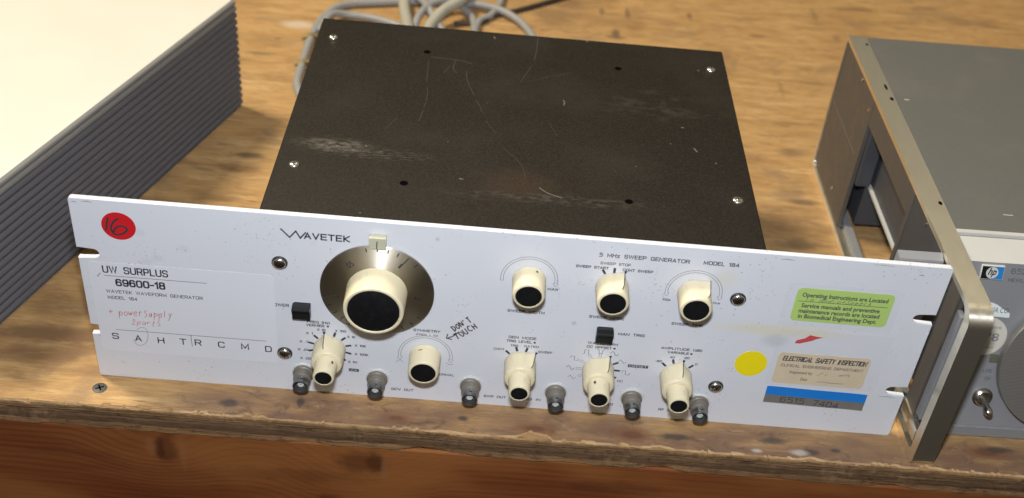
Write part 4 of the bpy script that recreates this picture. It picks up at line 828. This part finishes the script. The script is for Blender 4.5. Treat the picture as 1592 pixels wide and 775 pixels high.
    k2 = plain_knob(-45.4, 36.6, 14.8, 0); set_mark(k2.children[0], -18, 9.3, -4.6, 1.4, .35); set_mark(k2.children[0], 150, 9.1, -12.5, .7, .6)
    pointer_knob(57, 101, 27, 15.4); pointer_knob(103, 101, 38, 15.5)
    dual_knob(-101.7, 37.0, -13, 25.6, 38); dual_knob(10.8, 36.8, 41, 25.8, None); dual_knob(57, 36.8, 28, 25.8, -26); dual_knob(103.2, 36.7, 12, 25.8, None)

    # ---- BNC sockets
    for i, x in enumerate((-117.6, -73.5, -17.4, 33.9, 79.9, 120.4)):
        K = thing_part('bnc_socket', G, (x, 0, 16.0)); a0 = 0.2*i
        bm = bmesh.new(); add_lathe_y(bm, 0, 0, [(6.9, -.02), (6.9, -.7), (6.6, -.9), (5.5, -.9)], 40); link('washer', bm, 'washer', K, smooth=40)
        bm = bmesh.new()
        add_lathe_y(bm, 0, 0, [(6.2, -.8), (6.2, -2.4), (5.8, -2.9), (5.3, -3.1), (5.3, -7.0), (4.75, -7.4), (4.75, -9.0)], 40)
        link('socket_base', bm, 'dullnickel', K, smooth=40)
        bm = bmesh.new(); add_lathe_y(bm, 0, 0, [(4.7, -8.9), (4.7, -12.9), (4.5, -13.2), (4.0, -13.2), (3.9, -12.9)], 40, caps=False)
        link('socket_rim', bm, 'bnctip', K, smooth=40)
        bm = bmesh.new(); add_lathe_y(bm, 0, 0, [(3.95, -13.0), (3.85, -8.6), (0, -8.5)], 40, caps=False); link('socket_bore', bm, 'bore', K, smooth=40)
        bm = bmesh.new(); add_lathe_y(bm, 0, 0, [(1.9, -8.4), (1.9, -11.2), (1.7, -11.4), (.6, -11.4), (.6, -10.6)], 24); link('insulator', bm, 'washer', K, smooth=40)
        for q in (5, 185):
            bm = bmesh.new(); s_, c_ = math.sin(rad(q)), math.cos(rad(q)); base = Vector((4.6*s_, -10.4, 4.6*c_)); tipv = Vector((5.8*s_, -10.4, 5.8*c_)); add_tube(bm, [base, (base+tipv)/2, tipv], .85, 12); link('bayonet_pin', bm, 'bnctip', K, smooth=50)
    return G
def thing_part(name, parent, loc):
    o = bpy.data.objects.new(name, None); COL.objects.link(o); o.parent = parent; o.location = [v*S for v in loc]; o.empty_display_size = .01
    return o

# ------------------------------------------------------------------ the grey oscillator on the right
def build_oscillator():
    ang = math.atan(6/317.)
    O = thing('test_oscillator', 'blue-grey bench oscillator with silver cast side frame, standing at the right end of the bench', 'test instrument', (249.2, -23, 0), ang)
    H, L, FW = 119.5, 319.0, 13.4
    # cast side frame: an outline ring in (y,z), 13 mm thick, with the big opening left free
    def ring(bm, outer, inner, x0, x1):
        n = len(outer)
        A = [bm.verts.new((x0, a, b)) for a, b in outer]; B = [bm.verts.new((x0, a, b)) for a, b in inner]
        A2 = [bm.verts.new((x1, a, b)) for a, b in outer]; B2 = [bm.verts.new((x1, a, b)) for a, b in inner]
        for i in range(n):
            j = (i+1) % n
            bm.faces.new((A[i], A[j], B[j], B[i])); bm.faces.new((A2[i], B2[i], B2[j], A2[j])); bm.faces.new((A[i], A2[i], A2[j], A[j])); bm.faces.new((B[i], B[j], B2[j], B2[i]))
        bmesh.ops.recalc_face_normals(bm, faces=bm.faces)
    def rr2(a0, a1, b0, b1, rf, n=8):
        pts = []
        for (ca, cb, s0, r_) in ((a1-2, b1-2, 0, 2), (a0+rf, b1-rf, 90, rf), (a0+4, b0+4, 180, 4), (a1-6, b0+6, 270, 6)):
            for i in range(n+1):
                t = rad(s0+90*i/n); pts.append((ca+r_*math.cos(t), cb+r_*math.sin(t)))
        return pts
    for x0 in (0., 411.):
        bm = bmesh.new(); ring(bm, rr2(0, L, 0.3, H, 11), rr2(7.4, L-3, 5.5, H-3.2, 8), x0, x0+FW)
        f = link('side_frame', bm, 'cast', O, smooth=25)
        # holes in the top rail
        bm = bmesh.new()
        for (hx, hy, rx, ry) in ((11.2, 304.9, 1.0, 1.6), (10.6, 243, .9, 4.), (10.9, 227, 1.3, 2.2), (11, 104.5, 1.2, 2.)):
            bm.faces.new([bm.verts.new((x0+hx+rx*math.cos(2*math.pi*i/16), hy+ry*math.sin(2*math.pi*i/16), H+.05)) for i in range(16)])
        link('screw_holes', bm, 'hole', f)
    # left side skin, in pieces as the photograph shows them
    bm = bmesh.new(); add_box(bm, 1.2, 2.6, 234.5, L-3.2, 65.3, H-3.3); add_box(bm, 1.2, 2.6, 234.5, L-3.2, 5.6, 64.6); link('rear_side_plate', bm, 'taupe', O)
    bm = bmesh.new(); add_box(bm, 1.5, 2.4, 240, L-4, 64.65, 65.25); link('plate_seam', bm, 'palegrey', O)
    bm = bmesh.new(); add_box(bm, 1.2, 2.6, 124.5, 234.4, 96, H-3.3); link('upper_side_plate', bm, 'taupe', O)
    bm = bmesh.new(); add_box(bm, 1.4, 2.8, 37, 119.5, 40, H-3.3); link('front_side_plate', bm, 'slate', O)
    bm = bmesh.new(); add_box(bm, .9, 4, 119.6, 124.4, 5.6, H-3.3, .3); link('side_upright', bm, 'taupe', O)
    bm = bmesh.new(); add_box(bm, .9, 4, 229.6, 234.4, 5.6, H-3.3, .3); link('side_upright', bm, 'taupe', O)
    bm = bmesh.new(); add_box(bm, 1.0, 3.0, 18.6, 36.9, 21, H-3.3, .3); link('handle_recess_plate', bm, 'taupe', O)
    bm = bmesh.new(); add_box(bm, .3, 3.2, 11.2, 18.2, 27, 108, .3); link('handle_strip', bm, 'bluegrey', O)
    bm = bmesh.new(); add_box(bm, 3.0, 5, 7.5, 11.1, 6, H-3.3); link('handle_gap', bm, 'hole', O)
    bm = bmesh.new(); add_box(bm, -.2, 3.4, 8, 36, 11, 21, .8); link('lower_handle_bracket', bm, 'cast', O)
    # inner chassis seen through the opening
    bm = bmesh.new(); add_box(bm, 16, 405, 124, 229, 47, 112); link('inner_chassis', bm, 'slate', O)
    bm = bmesh.new(); add_box(bm, 13.4, 15.9, 118, 229, 45.5, 47.2); link('chassis_lip', bm, 'palegrey', O)
    bm = bmesh.new(); add_box(bm, 13.4, 16.0, 124, 229, 95, H-4); link('chassis_rail', bm, 'slate', O)
    bm = bmesh.new(); add_box(bm, 4, 14, 225, 229.5, 47, 100); link('bulkhead', bm, 'slate', O)
    bm = bmesh.new(); add_box(bm, 6, 12, 30, L-10, 4, 9, .5); link('bottom_rail', bm, 'bluegrey', O)
    bm = bmesh.new(); add_box(bm, 14, 405, 232, L-5, 8, 112); link('rear_housing', bm, 'slate', O)
    bm = bmesh.new(); add_box(bm, 14, 405, 62, 122, 12, 112); link('front_housing', bm, 'slate', O)
    for (a, b) in ((265, 112), (262.3, 18.2), (92.5, 112.1), (236, 104)):
        bm = bmesh.new(); add_tube(bm, [(1.5, a, b), (.9, a, b), (.6, a, b)], 1.5, 14); link('side_screw', bm, 'nickel', O, smooth=50)
    # top cover sheet with its pale front lip
    bm = bmesh.new(); add_box(bm, FW+.1, 410.8, 80, L-1.5, H-2.0, H-.4, .4); link('top_cover', bm, 'greytop', O)
    bm = bmesh.new(); add_box(bm, FW+.1, 410.8, 76.6, 79.9, H-3.0, H-.2, .5); link('cover_lip', bm, 'palegrey', O)
    bm = bmesh.new(); add_box(bm, FW+.1, 410.8, 73.4, 76.5, H-4.6, H-2.6, .3); link('cover_lip', bm, 'palegrey', O)
    bm = bmesh.new(); add_box(bm, 20.0, 23.5, 227.7, 228.6, H-.42, H-.33); link('paint_nick', bm, 'palegrey', O)
    bm = bmesh.new(); add_box(bm, 48, 54, 97.2, 97.9, H-.42, H-.33); link('paint_nick', bm, 'palegrey', O)
    # sloping fascia: from (y 27.5, z 9.5) up to (y 57, z 113); pale bevel on top
    b0 = Vector((27.5, 9.5)); b1 = Vector((57., 113.)); tdir = (b1-b0).normalized()
    tilt = math.atan2(b1.x-b0.x, b1.y-b0.y)
    bm = bmesh.new()
    add_faces(bm, [(FW+.1, b0.x, b0.y), (410.8, b0.x, b0.y), (410.8, b1.x, b1.y), (FW+.1, b1.x, b1.y), (FW+.1, b0.x+6, b0.y), (410.8, b0.x+6, b0.y), (410.8, b1.x+3, b1.y-3), (FW+.1, b1.x+3, b1.y-3)],
              [(0, 1, 2, 3), (4, 7, 6, 5), (0, 3, 7, 4), (1, 5, 6, 2), (0, 4, 5, 1), (3, 2, 6, 7)])
    bmesh.ops.recalc_face_normals(bm, faces=bm.faces); F = link('front_panel', bm, 'bluegrey', O)
    bm = bmesh.new()
    add_faces(bm, [(FW+.1, 57.1, 113.1), (410.8, 57.1, 113.1), (410.8, 73.4, 117.2), (FW+.1, 73.4, 117.2), (FW+.1, 60, 110), (410.8, 60, 110), (410.8, 73.4, 113), (FW+.1, 73.4, 113)],
              [(0, 1, 2, 3), (4, 7, 6, 5), (0, 3, 7, 4), (1, 5, 6, 2), (0, 4, 5, 1), (3, 2, 6, 7)])
    bmesh.ops.recalc_face_normals(bm, faces=bm.faces); link('panel_top_bevel', bm, 'palegrey', O)
    bm = bmesh.new(); add_box(bm, FW+.1, 410.8, 26.2, 34, 1.0, 9.3, .6); link('bottom_trim', bm, 'eargrey', O)
    # a frame lying in the fascia plane: x right, z up the slope, y = out of it (negative towards the viewer)
    FP = thing_part('panel_fittings', O, (0, b0.x, b0.y)); FP.rotation_euler = (-tilt, 0, 0)
    def onp(u): return u
    bm = bmesh.new(); add_box(bm, 24.6, 38.2, -1.6, 0, 97.6, 106.4, .3); bg = link('maker_badge', bm, 'badge_white', FP)
    bm = bmesh.new(); add_poly(bm, [(25.0, 98), (30.4, 98), (30.4, 105.8), (25.0, 105.8)], -1.65); link('badge_left', bm, 'badge_black', bg)
    bm = bmesh.new(); add_poly(bm, [(30.4, 98), (37.8, 98), (37.8, 105.8), (30.4, 105.8)], -1.65); link('badge_right', bm, 'badge_blue', bg)
    bm = bmesh.new(); add_poly(bm, disc_pts(31.2, 101.9, 3.6, 30), -1.69); link('badge_roundel', bm, 'badge_white', bg)
    bm = bmesh.new(); add_text(bm, 'hp', 28.7, 33.7, 100.6, 4.3, -1.73, .02, .35); link('badge_letters', bm, 'badge_black', bg)
    bm = bmesh.new(); add_line_text(bm, '652A', 42.8, 56.0, 101.4, 3.6, -.06, .55); add_line_text(bm, 'HEWLETT PACKARD', 42.4, 76, 96.4, 2.3, -.06, .42); add_line_text(bm, 'LINE', 41.4, 46.8, 36.6, 2.3, -.06, .36); add_line_text(bm, 'ON', 43.4, 47.0, 31.4, 2.3, -.06, .36)
    link('panel_lettering', bm, 'inkgrey', FP)
    bm = bmesh.new(); add_prism(bm, disc_pts(37.8, 60.5, 12.4, 48), -.15, -.01); st = link('number_sticker', bm, 'offwhite', FP)
    bm = bmesh.new(); add_text(bm, '178', 33.0, 45.6, 57.6, 5.2, -.2, .0); add_text(bm, 'June', 37, 45.8, 65.6, 2.6, -.2, .0); add_stroke(bm, [(33, 53), (44, 53.2)], .3, -.2); link('sticker_lettering', bm, 'pencil', st)
    bm = bmesh.new(); add_prism(bm, [(24, 74.0), (48.6, 73.4), (48.4, 76.2), (44.6, 78.4), (40.0, 81.2), (36.8, 82.4), (34.0, 82.8), (24, 82.4)], -.15, -.01); st = link('torn_tape', bm, 'whitetape', FP)
    bm = bmesh.new(); add_text(bm, 'DIA CO', 35.4, 47.2, 76.2, 3.4, -.2, .0, .2); link('tape_lettering', bm, 'inkgrey', st)
    bm = bmesh.new(); add_box(bm, 43.2, 48.2, -.8, 0, 43.6, 49.2, .3); link('pilot_lamp', bm, 'lamp', FP)
    bm = bmesh.new(); add_lathe_y(bm, 44.6, 20.0, [(6.2, 0), (6.2, -1.0), (5.2, -1.2), (5.2, -2.6), (4.4, -3.2), (3.4, -3.2), (3.3, -2.4), (2.0, -2.2)], 36); tg = link('toggle_switch', bm, 'nickel', FP, smooth=35)
    bm = bmesh.new(); a = Vector((44.6, -2.0, 20)); b = Vector((45.4, -13.6, 14.4)); pts = [a+(b-a)*(i/8) for i in range(9)]; rr_ = [1.5, 1.6, 1.7, 1.9, 2.1, 2.4, 2.7, 2.4, 1.2]
    up = Vector((1, 0, 0)); ax = (b-a).normalized(); u = ax.cross(up).normalized(); rings = []
    for p, q in zip(pts, rr_): rings.append([bm.verts.new(p+q*(math.cos(2*math.pi*k/20)*up+math.sin(2*math.pi*k/20)*u)) for k in range(20)])
    for A, B in zip(rings, rings[1:]):
        for k in range(20): bm.faces.new((A[k], A[(k+1) % 20], B[(k+1) % 20], B[k]))
    bm.faces.new(rings[-1]); bmesh.ops.recalc_face_normals(bm, faces=bm.faces); link('toggle_lever', bm, 'nickel', tg, smooth=60)
    bm = bmesh.new(); add_lathe_y(bm, 91, 46, [(43, -1.5), (43.4, -2), (43.4, -6.5), (43, -7)], 128); add_lathe_y(bm, 91, 46, [(14, -7), (14, -18), (12, -20), (0, -20)], 48); link('tuning_dial', bm, 'dialgrey', FP, smooth=30)
    # rack ear behind the white panel
    bm = bmesh.new(); bx0, bx1 = -27.5, -.3
    vs = [(bx0, 57, 2), (bx1, 57, 2), (bx1, 57, 118), (bx0+.6, 57, 118), (bx0+1.6, 51, 2), (bx1, 51, 2), (bx1, 51, 115.6), (bx0+1.6, 51, 115.6)]
    add_faces(bm, vs, [(0, 3, 2, 1), (4, 5, 6, 7), (0, 4, 7, 3), (1, 2, 6, 5), (3, 7, 6, 2), (0, 1, 5, 4)]); bmesh.ops.recalc_face_normals(bm, faces=bm.faces)
    bmesh.ops.bevel(bm, geom=list(bm.edges), offset=.4, segments=2, affect='EDGES'); link('rack_ear', bm, 'eargrey', O)
    return O

# ------------------------------------------------------------------ ribbed white case, left
def build_case():
    # local: x runs along the case from its far right corner towards the viewer, y to the right, z up
    ang = math.atan2(-.949, -.3149)
    K = thing('ribbed_case', 'large white-topped case with ribbed dark grey side, at the left edge of the bench', 'equipment case', (-220.6, 316, 0), ang)
    L, Wd, H = 320., 330., 93.5
    n = 14; z0, z1 = 1.5, 84.5; pitch = (z1-z0)/n; prof = [(5., .3), (1.2, .5)]
    for i in range(n):
        for k in range(9):
            t = k/9; prof.append((2.8-3.1*math.sin(math.pi*t)**.45, z0+(i+t)*pitch))
    prof += [(1.9, z1), (1.9, z1+.7), (.5, z1+.9), (-.2, z1+1.6), (-.2, z1+4.0), (.4, z1+4.6), (1.6, z1+4.8), (1.6, z1+5.6), (.8, z1+5.8), (.3, z1+6.4), (.3, H-1.0), (1.0, H-.2), (2.2, H), (6., H)]
    bm = bmesh.new(); A = [bm.verts.new((0, -q, z)) for q, z in prof]; B = [bm.verts.new((L, -q, z)) for q, z in prof]
    for i in range(len(prof)-1):
        f = bm.faces.new((A[i], B[i], B[i+1], A[i+1])); f.material_index = 0 if prof[i][1] < z1+.8 else 1
    ia = [bm.verts.new((0, -8, z)) for q, z in prof]; ib = [bm.verts.new((L, -8, z)) for q, z in prof]
    for i in range(len(prof)-1):
        bm.faces.new((A[i], A[i+1], ia[i+1], ia[i])); bm.faces.new((B[i], ib[i], ib[i+1], B[i+1]))
    bmesh.ops.recalc_face_normals(bm, faces=bm.faces)
    link('ribbed_side', bm, ['ribs', 'trim'], K, smooth=50)
    bm = bmesh.new(); add_box(bm, 1.0, L-1, -Wd, -6.1, .5, H-1.2, .5); link('case_body', bm, 'ribs', K)
    bm = bmesh.new(); add_box(bm, -.3, L+.3, -Wd-.3, -3.4, H-1.1, H+.35, .5, 2); link('top_panel', bm, 'casetop', K)
    return K

# ------------------------------------------------------------------ cables behind
def build_cables():
    def cable(name, label, r, pts, mat, n=9):
        bm = bmesh.new(); add_tube(bm, smooth_path(pts, n), r, 12); o = link(name, bm, mat, None, smooth=180); return tag(o, label, 'cable')
    g1 = cable('signal_cable', 'long grey cable looped round the back left corner of the dark cover', 3.6,
      [(-60, 236, 40), (-100, 262, 10), (-160, 310, 3.7), (-181, 345, 3.7), (-184, 385, 3.7), (-184, 430, 3.7), (-180, 470, 3.7), (-165, 500, 3.7), (-128, 513, 3.7), (-80, 523, 3.8), (-30, 518, 6), (0, 497, 4.5), (18, 455, 3.7), (25, 415, 3.7), (10, 380, 3.7), (-20, 365, 3.7)], 'cablegrey')
    cable('signal_cable', 'grey cable lying just behind the rear edge of the dark cover', 3.5,
      [(-178, 440, 7), (-172, 472, 7.4), (-155, 482, 3.6), (-128, 477, 3.6), (-100, 462, 3.6), (-70, 430, 3.6), (-55, 390, 3.6), (-52, 340, 3.6)], 'cablegrey')
    cable('signal_cable', 'thick pale cable standing up behind the cover near its middle', 5.4,
      [(-60, 236, 60), (-75, 290, 40), (-92, 400, 22), (-100, 452, 13), (-108, 500, 9), (-112, 560, 6), (-100, 620, 4.7)], 'cablecream')
    cable('signal_cable', 'grey cable crossing diagonally behind the pale cable', 3.6,
      [(-110, 545, 4), (-100, 520, 10), (-88, 498, 13), (-76, 472, 10), (-60, 440, 4), (-50, 400, 3.7)], 'cablegrey')
    cable('signal_cable', 'pale cable rising in a curve to the top edge of the photo', 5.2,
      [(-52, 236, 50), (-70, 330, 30), (-82, 440, 12), (-72, 480, 15), (-56, 503, 17), (-52, 530, 12), (-60, 580, 5)], 'cablecream')
    cable('signal_cable', 'short grey cable arching between the two pale cables', 3.5,
      [(-96, 440, 4), (-92, 476, 12), (-80, 500, 14), (-62, 512, 10), (-45, 500, 3.6), (-40, 470, 3.6), (-38, 440, 3.6)], 'cablegrey')
    cable('power_cord', 'thin dark cord running off to the top right behind the cables', 2.2,
      [(-60, 485, 2.3), (-35, 492, 2.3), (-25, 506, 2.3), (0, 524, 2.3), (30, 548, 2.3), (80, 590, 2.3)], 'cabledark')
    cable('signal_cable', 'grey cable end dropping in from the top edge beside the dark cord', 3.3,
      [(-18, 560, 4), (-19, 530, 3.4), (-27, 505, 3.4), (-38, 488, 3.4), (-40, 440, 3.4)], 'cablegrey')
    for (x, y, lab) in ((-183, 432, 'small brass-coloured clip on the grey cable left of the cover, the farther of two'), (-181, 385, 'small brass-coloured clip on the grey cable left of the cover, the nearer of two')):
        bm = bmesh.new(); add_tube(bm, [(x-6, y-2, 5), (x-3, y-1, 6), (x, y, 6.6), (x+5, y+1, 6), (x+9, y+1, 5)], 2.6, 10)
        add_tube(bm, [(x-9, y-3, 4), (x-6, y-2, 5)], 1.6, 10)
        o = link('cable_clip', bm, 'dullbrass', None, smooth=60); tag(o, lab, 'clip')
M['dullbrass'] = simple('dull_brass', (.22, .16, .06), .5, .5)

build_bench(); build_generator(); build_oscillator(); build_case(); build_cables()
